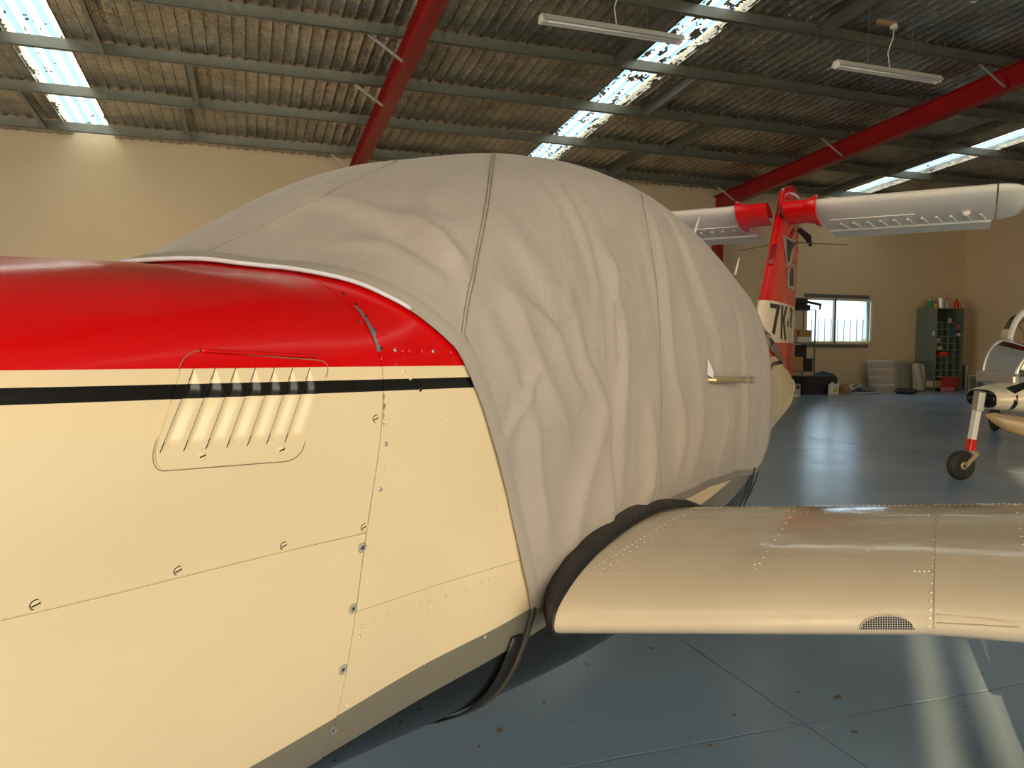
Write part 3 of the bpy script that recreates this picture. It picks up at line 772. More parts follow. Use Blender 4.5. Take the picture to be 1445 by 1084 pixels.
def louver_px(k, s, a):
    (tx, ty), (bx_, by_) = z7(*tops[k]), z7(*bots[k]); wpx = (30.1-4.0*k/6)*.84
    w = wpx*(.05+.95*min(1, max(0, s)/.26)) if s < .26 else wpx*(1.0 if s < .86 else 1.0-.5*((s-.86)/.14)**1.5)
    return lerp(tx, bx_, s)+w*a, lerp(ty, by_, s)-w*a*.05-(max(0, s-.8)/.2)**2*a*3.0
holes = []
for k in range(7):
    holes.append([louver_px(k, j/NB, 0) for j in range(NB+1)]+[louver_px(k, 1, i/NA) for i in range(1, NA)]+[louver_px(k, 1-j/NB, 1) for j in range(NB+1)])
outer_px = [dmap(a, c) for a, c in outl]
gap_px = [dmap(.5+(a-.5)*1.022, .5+(c-.5)*1.03) for a, c in outl]
MBg = MB(); gp = [on(x, y, .0009)[0] for x, y in gap_px]+[on(gap_px[0][0], gap_px[0][1], .0009)[0]]
MBg.tube(gp, .0007, 5).build('door_gap', M['doorgap'], plane, smooth=True)
# cut the cowling behind the louvres
cut_px = [dmap(.5+(a-.5)*.965, .5+(c-.5)*.96) for a, c in outl]
import bmesh
bmm = bmesh.new(); bmm.from_mesh(up_o.data)
def local_px(p):
    w_ = ORG+AFT*p.x+PORT*(-p.y)+Vector((0, 0, p.z)); q = w_-CP; z_ = q.dot(fw); return (722.5+FPX*q.dot(rt)/z_, 542-FPX*q.dot(up)/z_)
kill = []
for f in bmm.faces:
    c_ = f.calc_center_median()
    if c_.y < -.2 and .4 < c_.x < 1.0 and all(inside(local_px(v.co), cut_px) for v in f.verts): kill.append(f)
bmesh.ops.delete(bmm, geom=kill, context='FACES'); bmm.to_mesh(up_o.data); bmm.free()
db = cast_poly(outer_px, 4.5, DOFF, None, holes); orient(db)
door = db.build('access_door', M['paint'], plane, smooth=True); door['label'] = 'louvred oil access door on the cowling side'
md = door.modifiers.new('t', 'SOLIDIFY'); md.thickness = .0018; md.offset = -1; es = door.modifiers.new('rim', 'EDGE_SPLIT'); es.split_angle = math.radians(50)
for k in range(7):
    G = []
    for j in range(NB+1):
        s = j/NB; env = min(1, (s/.22))**.8*min(1, ((1-s)/.10))**.6; row = []
        for i in range(NA+1):
            a = i/NA; x, y = louver_px(k, s, a); prof = 1-min(1, max(0, (a-.32)/.68))**2*(3-2*min(1, max(0, (a-.32)/.68)))
            row.append(on(x, y, DOFF-.0058*env*prof)[0])
        G.append(row)
    lb = MB().grid(G); orient(lb); lv = lb.build('louver', M['paint'], door, smooth=True)
    (tx, ty), (bx_, by_) = z7(*tops[k]), z7(*bots[k])
    MB().tube([on(lerp(tx, bx_, q), lerp(ty, by_, q), DOFF-.0001)[0] for q in np.linspace(0, 1, 14)], .00045, 5).build('edge_gap', M['dark'], lv)
    for (s0, s1) in ((-.03, .13), (.88, 1.02)):
        MB().tube([on(lerp(tx, bx_, q), lerp(ty, by_, q), DOFF+.0002)[0] for q in (s0, s1)], .0007, 5).build('slit', M['dark'], lv)
for x, y in [(283, 643), (395, 634)]: fastener(x, y, 'door', 0.0082)
b = MB(); b.tube([on(lerp(281, 440, s), lerp(496.5, 504.5, s), .0045)[0] for s in np.linspace(0, 1, 20)], .0028, 8); b.build('hinge', M['paint'], door, smooth=True)
# seam overlap lip along the cowling joint
b = MB(); b.tube([S(u, t_at_z(u, zseam(u)+.001))+SN(u, t_at_z(u, zseam(u)))*.0005 for u in np.linspace(.3, UF-.004, 40)], .0011, 6).build('seam_lip', M['cream'], plane, smooth=True)
# riveted doubler line low on the red skin
b = MB(); b.tube([on(x, y, 0.0)[0] for x, y in z8([(485,590),(640,595),(820,602),(1000,608)])], .0006, 5).build('skin_lap', M['red'], plane)

# ---------------------------------------------------- wings
TOP = [(0,0),(.006,.020),(.02,.038),(.05,.060),(.1,.085),(.17,.108),(.25,.123),(.35,.135),(.45,.138),(.55,.132),(.65,.117),(.75,.094),(.85,.062),(.93,.031),(1,.002)]
BOT = [(.004,-.014),(.015,-.026),(.04,-.037),(.1,-.046),(.25,-.052),(.5,-.045),(.8,-.02),(1,-.002)]
def wsec(v):
    if v <= 1.31: s = (v-.56)/.75; return 1.54+.19*s, .705+.09*s, lerp(1.33, 1.13, s)
    return 1.73, .795+.112*(v-1.31), 1.13
def wpt(v, k, side, sg=1):
    le, z, c = wsec(v); x, zz = (TOP if side else BOT)[k]; return Vector((le+x*c, -v*sg, z+zz))
def wing_profile(v):
    return [('t', k) for k in range(len(TOP))]
vs_ = [0.557, .7, .9, 1.1, 1.31, 1.6, 2.2, 3.0, 4.0, 4.9, 5.08]
SPL = 4
def build_wing(sg):
    w = empty('wing', parent=plane); 
    prof = list(reversed([(x, z) for x, z in BOT]))+TOP    # TE bottom -> LE -> TE top
    def sec(v, pr, ex=0.0):
        le, z, c = wsec(v); sc = 1.0 if v < 4.95 else .55
        return [Vector((le+x*c, -v*sg, z+(zz*sc)+ex)) for x, zz in pr]
    # fine resample by Catmull-Rom
    def fine(pr):
        out = []
        for i in range(len(pr)-1):
            p0 = np.array(pr[max(i-1, 0)]); p1 = np.array(pr[i]); p2 = np.array(pr[i+1]); p3 = np.array(pr[min(i+2, len(pr)-1)])
            for s in (0, .25, .5, .75):
                out.append(tuple(0.5*((2*p1)+(-p0+p2)*s+(2*p0-5*p1+4*p2-p3)*s*s+(-p0+3*p1-3*p2+p3)*s**3)))
        out.append(pr[-1]); return out
    pf = fine(prof)
    iLE = len(BOT)*4; kc = iLE+4*5-1
    nose = pf[(len(BOT)-4)*4-8: kc+1]; rest_top = [(x, z-.0) for x, z in pf[kc:]]; bott = pf[:(len(BOT)-4)*4-7]
    nose = [(x, z+.0012) for x, z in nose]
    sgm = 1 if sg > 0 else -1
    a = MB().grid([sec(v, nose) for v in vs_]).build('leading_edge_skin', M['wingpaint'], w, smooth=True)
    c = MB().grid([sec(v, rest_top) for v in vs_]).build('upper_skin', M['wingpaint'], w, smooth=True)
    d = MB().grid([sec(v, bott) for v in vs_]).build('lower_skin', M['wingpaint'], w, smooth=True)
    e = MB(); e.add(sec(vs_[0]+.002, pf), [tuple(range(len(pf)))]); e.build('root_rib', M['wingpaint'], w)
    e = MB(); e.add(sec(vs_[-1], pf), [tuple(range(len(pf)))]); e.build('tip_cap', M['wingpaint'], w)
    return w, pf, (a, c)
M['wingpaint'] = mat('pale_wing_paint', (0.65, 0.57, 0.44), 0.16, noise=0.03, coat=0.4, bump=0.3, bscale=4, bdist=0.03)
wing, WPF, wparts = build_wing(1)
wing2, _, _ = build_wing(-1)
vv, ff = [], []
for o in wparts:
    n = len(vv); vv += [v.co.copy() for v in o.data.vertices]; ff += [tuple(i+n for i in p.vertices) for p in o.data.polygons]
wbvh = BVHTree.FromPolygons(vv, ff)
def onw(x, y, off=0.0): return on(x, y, off, wbvh)
def rivet_line(segs, name='rivets', r=0.0036, m='alu2', n=None):
    b = MB()
    for (x0, y0, x1, y1, k) in segs:
        for i in range(k):
            s = i/(k-1); p, nn = onw(lerp(x0, x1, s), lerp(y0, y1, s), -0.0003)
            if p is None: continue
            b.lathe([(r, 0), (r*.75, .0011), (r*.2, .0016)], p, 7, nn)
    o = b.build(name, M[m], wing, smooth=True); o['kind'] = 'stuff'; return o
M['alu2'] = mat('rivet_head_paint', (0.80, 0.77, 0.70), 0.25, 0.2)
rivet_line([(1066,803,1120,722,11), (1311,885,1320,712,15), (1437,735,1443,768,4), (1433,712,1437,735,3), (1140,723,1310,727,8), (1065,797,1112,722,2)])
rivet_line([(1010,716,1300,713,40), (1325,712,1440,711,16), (1290,806,1310,806,4)], r=.0032)
rivet_line([(840,800,985,712,26), (852,803,975,722,14)], r=.0032)
# straight skin joints along the rib lines
def wline(pts, rad, m, name):
    pp = []
    for i in range(len(pts)-1):
        for s in np.linspace(0, 1, 12, endpoint=False):
            q = onw(lerp(pts[i][0], pts[i+1][0], s), lerp(pts[i][1], pts[i+1][1], s), .0002)[0]
            if q is not None: pp.append(q)
    return MB().tube(pp, rad, 5).build(name, M[m], wing, smooth=True)
M['jointline'] = mat('joint_sealant', (0.40, 0.36, 0.27), 0.5)
wline([(850,806),(1000,806),(1150,805.5),(1300,805)], .0007, 'jointline', 'skin_joint')
wline([(1318,886),(1319,800),(1322,712)], .0009, 'jointline', 'skin_joint')
wline([(1322,867),(1380,872),(1444,880)], .0012, 'wingpaint', 'stall_strip')
wline([(1322,879),(1380,882),(1444,886)], .0012, 'jointline', 'stall_strip')
# perforated half-oval air inlet in the leading edge
op = [(1252+38*math.cos(t), 888-19.5*math.sin(t)) for t in np.linspace(0.0, PI, 24)]
cast_poly(op, 3.5, .0010, wbvh).build('inlet_opening', M['dark'], wing)
b = MB()
def gwire(pts):
    q = [onw(x, y, .0032)[0] for x, y in pts]; q = [p for p in q if p is not None]
    if len(q) > 1: b.tube(q, .00055, 4)
for i in range(21):
    x = 1217+i*3.5; hgt = 19.0*math.sqrt(max(0, 1-((x-1252)/38)**2)); gwire([(x, lerp(888, 888-hgt, s)) for s in np.linspace(0, 1, 5)])
for j in range(7):
    y = 887.5-j*2.8; hw = 37.5*math.sqrt(max(0, 1-((888-y)/19.5)**2)); gwire([(lerp(1252-hw, 1252+hw, s), y) for s in np.linspace(0, 1, 10)])
o = b.build('mesh_grille', M['paper'], wing); o['kind'] = 'stuff'
arc_out = [onw(1252+38.5*math.cos(t), 888-20*math.sin(t), .0012)[0] for t in np.linspace(0.02, PI-.02, 24)]; arc_out = [q for q in arc_out if q is not None]
MB().tube(arc_out, .0016, 6).build('inlet_rim', M['wingpaint'], wing, smooth=True)
# root seal: black rubber moulding between fuselage and wing
def seal(sg):
    G = []
    for (v, du, gr) in ((.44, .20, .034), (.48, .13, .030), (.515, .07, .026), (.54, .030, .020), (.556, .006, .012), (.564, .0, .003), (.558, .0, -.004)):
        le, z, c = wsec(.56); row = []
        for (x, zz) in WPF:
            X = le+du+x*(c-du); dxn = (x-.5)*2
            row.append(Vector((X+gr*dxn*abs(dxn)**3*.8, -v*sg, z+zz+gr*(.35+.65*(1-abs(dxn)**4) if zz > 0 else -.9))))
        G.append(row)
    return MB().grid(G).build('root_seal', M['rubber'], plane, smooth=True)
seal(1); seal(-1)
# fillet strip above the seal
# ---------------------------------------------------- tail
def naca(n=16, t=.12):
    xs = [0.5*(1-math.cos(PI*i/n)) for i in range(n+1)]
    y = [5*t*(.2969*math.sqrt(x)-.126*x-.3516*x*x+.2843*x**3-.1036*x**4) for x in xs]
    return xs, y
xs_, ys_ = naca()
def fin_le(z): 
    if z > 2.45: return 6.36 + (z-2.45)*.45 + (max(0, z-2.56)/.14)**2*.36
    return 5.83+(z-1.65)*(6.36-5.83)/.80 if z > 1.2 else 5.35
def fin_te(z): return 7.03+(z-1.2)*.11 - (max(0, z-2.60)/.10)**2*.22
M['finpaint'] = None
def finmat():
    m = bpy.data.materials.new('fin_livery_paint'); m.use_nodes = True; n = m.node_tree.nodes; l = m.node_tree.links
    b = n['Principled BSDF']; b.inputs['Roughness'].default_value = .2; b.inputs['Coat Weight'].default_value = .5
    t = n.new('ShaderNodeTexCoord'); s = n.new('ShaderNodeSeparateXYZ'); l.new(t.outputs['Object'], s.inputs[0])
    r = n.new('ShaderNodeValToRGB'); r.color_ramp.interpolation = 'CONSTANT'; mr = n.new('ShaderNodeMapRange'); mr.inputs['From Min'].default_value = 1; mr.inputs['From Max'].default_value = 3
    l.new(s.outputs['Z'], mr.inputs[0]); l.new(mr.outputs[0], r.inputs[0])
    e = r.color_ramp.elements; e[0].position = 0; e[0].color = RED+(1,); e[1].position = (1.375-1)/2; e[1].color = (.74, .68, .55, 1)
    k = e.new((1.685-1)/2); k.color = RED+(1,); l.new(r.outputs[0], b.inputs['Base Color']); return m
M['finpaint'] = finmat()
def fin_pt(z, f, side):
    le, te = fin_le(z), fin_te(z); c = te-le; i = f*(len(xs_)-1); k = min(int(i), len(xs_)-2); s = i-k
    x = lerp(xs_[k], xs_[k+1], s); y = lerp(ys_[k], ys_[k+1], s)
    th = 1.3 if z < 2.58 else max(.05, 1.3*math.sqrt(max(0, 1-((z-2.58)/.122)**2)))
    return Vector((le+x*c, -side*(y*c*th*.62+.004), z))
zs = list(np.linspace(1.02, 2.5, 16))+[2.54, 2.58, 2.61, 2.64, 2.66, 2.675, 2.688, 2.696, 2.70]
fr = .80
b = MB(); nf = 20
G = [[fin_pt(z, fr*(1-i/nf), 1) for i in range(nf)]+[fin_pt(z, fr*i/nf, -1) for i in range(nf+1)] for z in zs]
b.grid(G); b.add(G[-1], [tuple(range(len(G[-1])))]); finob = b.build('fin', M['finpaint'], plane, smooth='auto'); finob['label'] = 'red and cream swept vertical tail fin'
b = MB(); G = [[fin_pt(z, fr+.01+(1-fr-.01)*(1-i/6), 1) for i in range(7)]+[fin_pt(z, fr+.01+(1-fr-.01)*i/6, -1) for i in range(7)] for z in zs if z < 2.52]
b.grid(G); rud = b.build('rudder', M['finpaint'], plane, smooth='auto')
fv = [v.co.copy() for v in finob.data.vertices]; fvb = BVHTree.FromPolygons(fv, [tuple(p.vertices) for p in finob.data.polygons])
rvv = fv+[v.co.copy() for v in rud.data.vertices]; rff = [tuple(p.vertices) for p in finob.data.polygons]+[tuple(i+len(fv) for i in p.vertices) for p in rud.data.polygons]
fvb = BVHTree.FromPolygons(rvv, rff)
def decal(polys, name, m, off=.003, label=None):
    b = MB()
    for poly in polys:
        q = cast_poly(poly, 2.2, off, fvb); b.add(q.v, q.f)
    o = b.build(name, M[m], plane)
    if label: o['label'] = label
zc = lambda l: [(1070+x/9.85, 410+y/9.85) for x, y in l]
M['marking'] = mat('black_marking_vinyl', (.012, .013, .012), .4); M['emblem'] = mat('grey_emblem_vinyl', (.30, .30, .27), .4)
decal([zc([(162,178),(300,198),(300,262),(168,242)]), zc([(262,205),(300,200),(225,620),(188,590)])], 'registration_marking', 'marking', label='black registration letters on the fin')
decal([zc([(318,205),(345,208),(328,680),(308,678)])], 'registration_marking', 'marking')
decal([zc([(382,218),(407,224),(362,400),(345,440),(338,400)]), zc([(338,400),(362,395),(384,688),(366,690)])], 'registration_marking', 'marking')
decal([zc([(405,425),(425,425),(420,500),(403,500)])], 'registration_marking', 'marking')
decal([zc([(442,245),(470,250),(468,318),(444,305)]), zc([(448,330),(466,330),(455,520),(444,520)])], 'registration_marking', 'marking')
zd = lambda l: [(1030+x/3.613, 240+y/3.613) for x, y in l]
decal([zd([(268,332),(335,362),(308,490),(288,490)]), zd([(318,475),(332,500),(330,615),(292,600),(290,520)])], 'emblem', 'emblem', label='grey arrow-shaped emblem on the red fin')
decal([zd([(285,348),(333,375),(312,410),(300,470),(292,470)]), zd([(312,490),(324,505),(322,592),(300,590),(305,520)])], 'emblem', 'marking', .005)
decal([zd([(276,522),(318,480),(306,505),(296,540)])], 'emblem', 'emblem', .006)
decal([zd([(284,522),(310,495),(300,515),(294,532)])], 'emblem', 'red', .008)
# red streamlined fairing on the fin leading edge (beacon slot)
b = MB(); cpts = [on(x, y, .002, fvb)[0] for x, y in zd([(232,385),(222,405),(213,450),(207,485)])]
b.tube([c for c in cpts if c is not None], [.016, .026, .026, .018], 8).build('fin_fairing', M['beam'], plane, smooth=True)

TZ = 2.44
M['tailpaint'] = mat('white_tail_paint', (0.80, 0.78, 0.74), 0.35, noise=.05)
def tail_half(sg):
    h = empty('tailplane', parent=plane)
    cS = .92; xl, xr = 6.19, 6.86
    vsx = [.29, .6, .9, 1.2, 1.46]
    def sec(v, x0, x1, tk, sh=0, droop=0):
        c = 1.02; pts = []
        for side in (-1, 1):
            seq = [(x, y) for x, y in zip(xs_, ys_)]
            seq = [(x, y) for x, y in seq if x0 <= x <= x1]
            if side == -1: seq = seq[::-1]
            for x, y in seq: pts.append(Vector((6.19+sh+x*c, -v*sg, TZ+side*y*c*tk-.13*x*c)))
        return pts
    b = MB(); G = [sec(v, 0, .70, .85) for v in vsx]; b.grid(G); n = len(G[0]); b.add(G[0], [tuple(range(n))]); b.add(G[-1], [tuple(range(n))])
    b.add([p for p in (G[0][0], G[0][-1], G[-1][-1], G[-1][0])], [(0, 1, 2, 3)])
    b.build('stabiliser', M['tailpaint'], h, smooth='auto')
    # rounded tip
    G = []
    for k in range(7):
        a = k/6; w = math.sqrt(max(0, 1-a*a)); row = []
        for p in sec(1.47+.17*a, 0, .70, .85*max(w, .05)): row.append(Vector((6.19+.30+(p.x-6.19-.30)*(.35+.65*w), p.y, p.z)))
        G.append(row)
    MB().grid(G).build('tip', M['tailpaint'], h, smooth='auto')
    # elevator drooped
    G = []
    for v in (.30, .9, 1.44):
        y = -v*sg
        G.append([Vector((6.92, y, TZ-.055)), Vector((7.22, y, TZ-.135)), Vector((7.215, y, TZ-.15)), Vector((6.92, y, TZ-.135)), Vector((6.92, y, TZ-.055))])
    b = MB().grid(G); b.add(G[0][:4], [(0, 1, 2, 3)]); b.add(G[-1][:4], [(0, 1, 2, 3)]); b.build('elevator', M['tailpaint'], h)
    for k in range(11):
        v = .42+k*.095
        b = MB(); b.bar((6.62, -v*sg, TZ-.118), (6.86, -(v+.03)*sg, TZ-.127), .014, .012); b.build('stiffener', M['tailpaint'], h)
    b = MB(); b.bar((6.50, -.36*sg, TZ-.102), (6.50, -.95*sg, TZ-.102), .012, .006); b.build('doubler', M['tailpaint'], h)
    if sg > 0:
        MB().lathe([(.03, 0), (.028, .02), (.01, .035)], (6.55, -1.28*sg, TZ-.10), 12, (0, 0, -1)).build('nav_light', M['lampwhite'], h, smooth=True)
    # red collar at the root
    G = []
    for v, k, cc_ in ((.06, .9, .27), (.2, .9, .27), (.25, 1.0, .30), (.27, 1.35, .38), (.30, 1.6, .44), (.305, 1.0, .32)):
        G.append([Vector((6.19-(.03*(k-1))+(p.x-6.19)*cc_*1.3, p.y, TZ-.13*(p.x-6.19)+(p.z-TZ+.13*(p.x-6.19))*1.1*k)) for p in sec(v, 0, .70, .85)])
    MB().grid(G).build('root_fairing', M['red'], h, smooth='auto')
    return h
tail_half(1); tail_half(-1)
b = MB(); b.tube([L(6.9, .05, 2.34), L(6.95, .12, 2.27), L(6.97, .14, 2.20)], [.02, .03, .012], 8).build('tail_horn', M['black'], plane)
for sg in (1, -1):
    MB().tube([L(6.62, .03*sg, 2.20), L(6.78, (.45 if sg > 0 else .42)*sg, 2.17)], .004, 6).build('whisker_antenna', M['plastic_black'], plane)
# ---------------------------------------------------- antennas, door tube
def rod(a, c, r, m, name): return MB().tube([a, c], r, 6).build(name, M[m], plane)
# ---------------------------------------------------- undercarriage, spinner, propeller (mostly out of frame)
def wheel(c, r, w, parent, axis=(0, 1, 0), hub='alu'):
    c = Vector(c); ax = Vector(axis).normalized()
    prof = [(r*.50, -w*.42), (r*.72, -w*.5), (r*.93, -w*.36), (r, -w*.12), (r, w*.12), (r*.93, w*.36), (r*.72, w*.5), (r*.50, w*.42)]
    t = MB().lathe(prof, c, 28, ax).build('tyre', M['tyre'], parent, smooth='auto')
    h = MB().lathe([(r*.50, -w*.40), (r*.46, -w*.30), (r*.25, -w*.44), (r*.1, -w*.46), (r*.1, w*.46), (r*.25, w*.44), (r*.46, w*.30), (r*.50, w*.40)], c, 20, ax).build('hub', M[hub], parent, smooth='auto')
    return t, h
for sg in (1, -1):
    gl = empty('main_gear', parent=plane)
    b = MB(); b.tube([L(2.66, 1.53*sg, .78), L(2.68, 1.55*sg, .52), L(2.72, 1.57*sg, .20)], [.035, .03, .024], 10).build('leg', M['white'], gl, smooth=True)
    wheel(L(2.72, 1.67*sg, .19), .19, .14, gl)
gl = empty('nose_gear', parent=plane)
MB().tube([L(.45, 0, .62), L(.40, 0, .20)], [.03, .024], 10).build('leg', M['white'], gl, smooth=True)
for sg in (1, -1): MB().bar(L(.40, .085*sg, .42), L(.38, .085*sg, .165), .012, .05, (1, 0, 0)).build('fork', M['white'], gl)
MB().box(.37, .43, -.09, .09, .40, .43).build('fork_crown', M['white'], gl)
wheel(L(.38, 0, .165), .165, .12, gl)
MB().lathe([(.155, 0), (.15, .06), (.12, .16), (.07, .24), (.01, .28)], L(-.13, 0, 1.03), 24, (-1, 0, 0)).build('spinner', M['white'], plane, smooth='auto')
for sg in (1, -1):
    G = []
    for k in range(9):
        rr = .14+.76*k/8; c = .055+.05*math.sin(PI*min(1, k/8+.15))*(.9 if k < 8 else .2); tw = 1.0-.75*k/8
        cx = Vector((-.20, 0, 1.03+sg*rr)); d = Vector((math.sin(tw), math.cos(tw)*sg, 0)); n = Vector((math.cos(tw), -math.sin(tw)*sg, 0))
        G.append([cx+d*c*a+n*h for a, h in ((-1, 0), (-.5, .012), (0, .015), (.6, .008), (1, 0), (.6, -.006), (0, -.008), (-.5, -.006), (-1, 0))])
    MB().grid(G).build('propeller_blade', M['plastic_black'], plane, smooth=True)

# ================================================================== CANVAS COVER
cover = empty('canvas_cover', (ORG.x, ORG.y, 0), RZ, 'grey canvas cover draped and strapped over the aircraft cabin', 'cover')
front_px = [(748, 862), (735, 800), (715, 700), (690, 610), (665, 540), (640, 490), (600, 455), (540, 420), (460, 393), (400, 383), (330, 376)]
F = [ut(x, y) for x, y in front_px]
F = [f for f in F if f]
F.append((0.905, 0.97)); F.append((0.885, 1.0))
F.sort(key=lambda q: q[1])
Ft = np.array([q[1] for q in F]); Fu = np.array([q[0] for q in F])
def front_u(t): t = t if t <= 1 else 2-t; return float(np.interp(t, Ft, Fu))
low_px = [(748, 862), (775, 838), (830, 795), (865, 766), (900, 740), (925, 722), (950, 707), (1000, 686), (1040, 672), (1066, 664)]
Lw = [ut(x, y) for x, y in low_px]; Lw = [q for q in Lw if q]
Lw.append((3.95, t_at_z(3.85, .765)))
Lw.sort(); Lu = np.array([q[0] for q in Lw]); Lt = np.array([q[1] for q in Lw])
def low_t(u): return float(np.interp(u, Lu, Lt))
UE = 3.87
def cov(a, s):
    """a 0 front..1 rear; s 0 port hem .. 1 crown .. 2 starboard hem"""
    sm = s if s <= 1 else 2-s
    # front curve solved at this s
    u = Fu[0]
    for _ in range(6):
        t = low_t(u)+(1-low_t(u))*sm; u = front_u(t)
    uu = u+(UE-u)*a
    t = low_t(uu)+(1-low_t(uu))*sm
    return uu, (t if s <= 1 else 2-t)
NA_, NS_ = 180, 240
P = np.zeros((NA_+1, NS_+1, 3)); N = np.zeros_like(P)
ss = np.linspace(0, 2, NS_+1)
for i in range(NA_+1):
    a = i/NA_
    for j in range(NS_//2+1):
        u, t = cov(a, ss[j]); p = S(u, t); n = SN(u, t); P[i, j] = p; N[i, j] = n; P[i, NS_-j] = (p.x, -p.y, p.z); N[i, NS_-j] = (n.x, -n.y, n.z)
AA = np.linspace(0, 1, NA_+1)[:, None]*np.ones((1, NS_+1)); SS = np.ones((NA_+1, 1))*ss[None, :]
def cast(pts): 
    out = []
    for x, y in pts:
        q = on(x, y)[0]
        if q is not None: out.append(np.array(q))
    return out
def seg_dist(pts):
    D = np.full(P.shape[:2], 9.0); Sg = np.zeros(P.shape[:2]); T = np.zeros(P.shape[:2]); n = len(pts)-1
    for k in range(n):
        a, c = pts[k], pts[k+1]; ab = c-a; tt = np.clip(((P-a)@ab)/max(ab@ab, 1e-9), 0, 1); q = a+tt[..., None]*ab
        v = P-q; d = np.linalg.norm(v, axis=-1); cr = np.cross(ab, v); sgn = np.sign((cr*N).sum(-1))
        m = d < D; D = np.where(m, d, D); Sg = np.where(m, sgn, Sg); T = np.where(m, (k+tt)/n, T)
    return D, Sg, T
DISP = np.zeros(P.shape[:2]); FAMP = 1.75
# folds: polyline, height, width, asymmetry (sharp side / soft side)
FOLDS = [
 ([(700,400),(730,480),(765,560),(800,640)], .010, .030, 0.5),
 ([(680,440),(700,500),(740,590),(750,700),(775,800)], .008, .025, .5),
 ([(745,505),(735,560),(715,610),(702,632)], .010, .012, .0),
 ([(830,330),(855,400),(870,480),(868,600),(872,720)], .010, .030, .6),
 ([(850,350),(858,450),(863,520)], .007, .018, -.5),
 ([(905,560),(910,640),(905,700),(880,760)], .009, .022, .5),
 ([(800,420),(815,500),(845,580),(855,700),(850,770)], .008, .030, -.4),
 ([(740,590),(745,680),(760,760)], .010, .02, .5),
 ([(895,280),(930,420),(940,520),(955,600),(950,680)], .010, .030, .5),
 ([(930,300),(975,400),(1005,480),(1012,520)], .010, .022, .4),
 ([(1020,560),(1018,610),(1008,650),(1010,690)], .010, .018, -.5),
 ([(980,330),(1030,420),(1045,520),(1045,640)], .007, .03, .5),
 ([(560,320),(600,345),(640,380),(655,430)], .008, .018, .5),
 ([(430,290),(520,310),(590,340),(630,385)], .009, .020, .5),
 ([(470,350),(540,350),(600,380),(630,410)], .006, .018, -.4),
 ([(620,260),(600,330),(640,390)], .005, .03, .3),
 ([(720,420),(770,470),(800,540),(820,560)], .010, .03, -.4),
 ([(760,250),(800,300),(830,380),(835,430)], .006, .014, .4),
 ([(800,440),(790,420),(810,370)], .005, .03, 0),
 ([(700,330),(760,400),(780,470)], .006, .04, .3),
 ([(900,330),(915,400),(920,420)], .006, .015, .3),
 ([(960,420),(975,500),(980,600),(965,680)], .007, .035, -.3),
 ([(840,560),(830,640),(810,720),(800,790)], .007, .03, .4),
 ([(500,250),(440,285),(380,320)], .004, .03, .3),
 ([(660,300),(640,330),(560,310)], .004, .03, .3),
]
for pts, hgt, wd, asy in FOLDS:
    pp = cast(pts)
    if len(pp) < 2: continue
    # smooth the polyline
    q = [pp[0]]
    for k in range(len(pp)-1):
        for s in (.25, .5, .75, 1.0):
            p0, p1, p2, p3 = pp[max(k-1, 0)], pp[k], pp[k+1], pp[min(k+2, len(pp)-1)]
            q.append(0.5*((2*p1)+(-p0+p2)*s+(2*p0-5*p1+4*p2-p3)*s*s+(-p0+3*p1-3*p2+p3)*s**3))
    D, Sg, T = seg_dist(q)
    wloc = wd*(1+asy*Sg); fade = np.clip(np.minimum(T, 1-T)*5+0.12, 0, 1)
    hgt *= FAMP
    DISP += hgt*np.exp(-(D/wloc)**2)*fade - .35*hgt*np.exp(-((D-2.2*wd)/(wd*1.5))**2)*fade*(Sg*np.sign(asy+1e-6) < 0)
# general slackness: broad soft vertical drapes on the sides, gentle noise elsewhere
zz = P[..., 2]; uu = P[..., 0]; vvv = -P[..., 1]
side = np.clip((1.75-zz)/.6, 0, 1)
drape = 1.3*np.sin(uu*17+1.2*np.sin(zz*3+uu*2))*.0035+np.sin(uu*29+2*np.sin(zz*2.3+1))*.0018
DISP += side*drape*np.clip((uu-1.3)/.4, 0, 1)
for i in range(0, NA_+1):
    for j in range(0, NS_+1):
        p = P[i, j]; DISP[i, j] += 0.0035*mnoise.noise(Vector((p[0]*3.3, p[1]*3.3, p[2]*3.3)))+0.0016*mnoise.noise(Vector((p[0]*9, p[1]*9, p[2]*5)))
edge = np.minimum(np.minimum(AA*12, 1), np.minimum(np.minimum(SS, 2-SS)*14, 1))
OFF = 0.006+.009*edge
# slack bulge in the canvas near the lower rear and a hollow between roof edge and sill
C3 = P+N*(OFF+DISP*(.25+.75*edge))[..., None]
b = MB(); b.v = list(map(tuple, C3.reshape(-1, 3).tolist())); nv = NS_+1
b.f = [(i*nv+j, i*nv+j+1, (i+1)*nv+j+1, (i+1)*nv+j) for i in range(NA_) for j in range(NS_)]; orient(b)
cs = b.build('canvas_sheet', M['canvas'], cover, smooth=True)
md = cs.modifiers.new('t', 'SOLIDIFY'); md.thickness = .003; md.offset = -1
cbvh = BVHTree.FromPolygons([Vector(v) for v in b.v], b.f)
def oc(x, y, off=0.0): return on(x, y, off, cbvh)
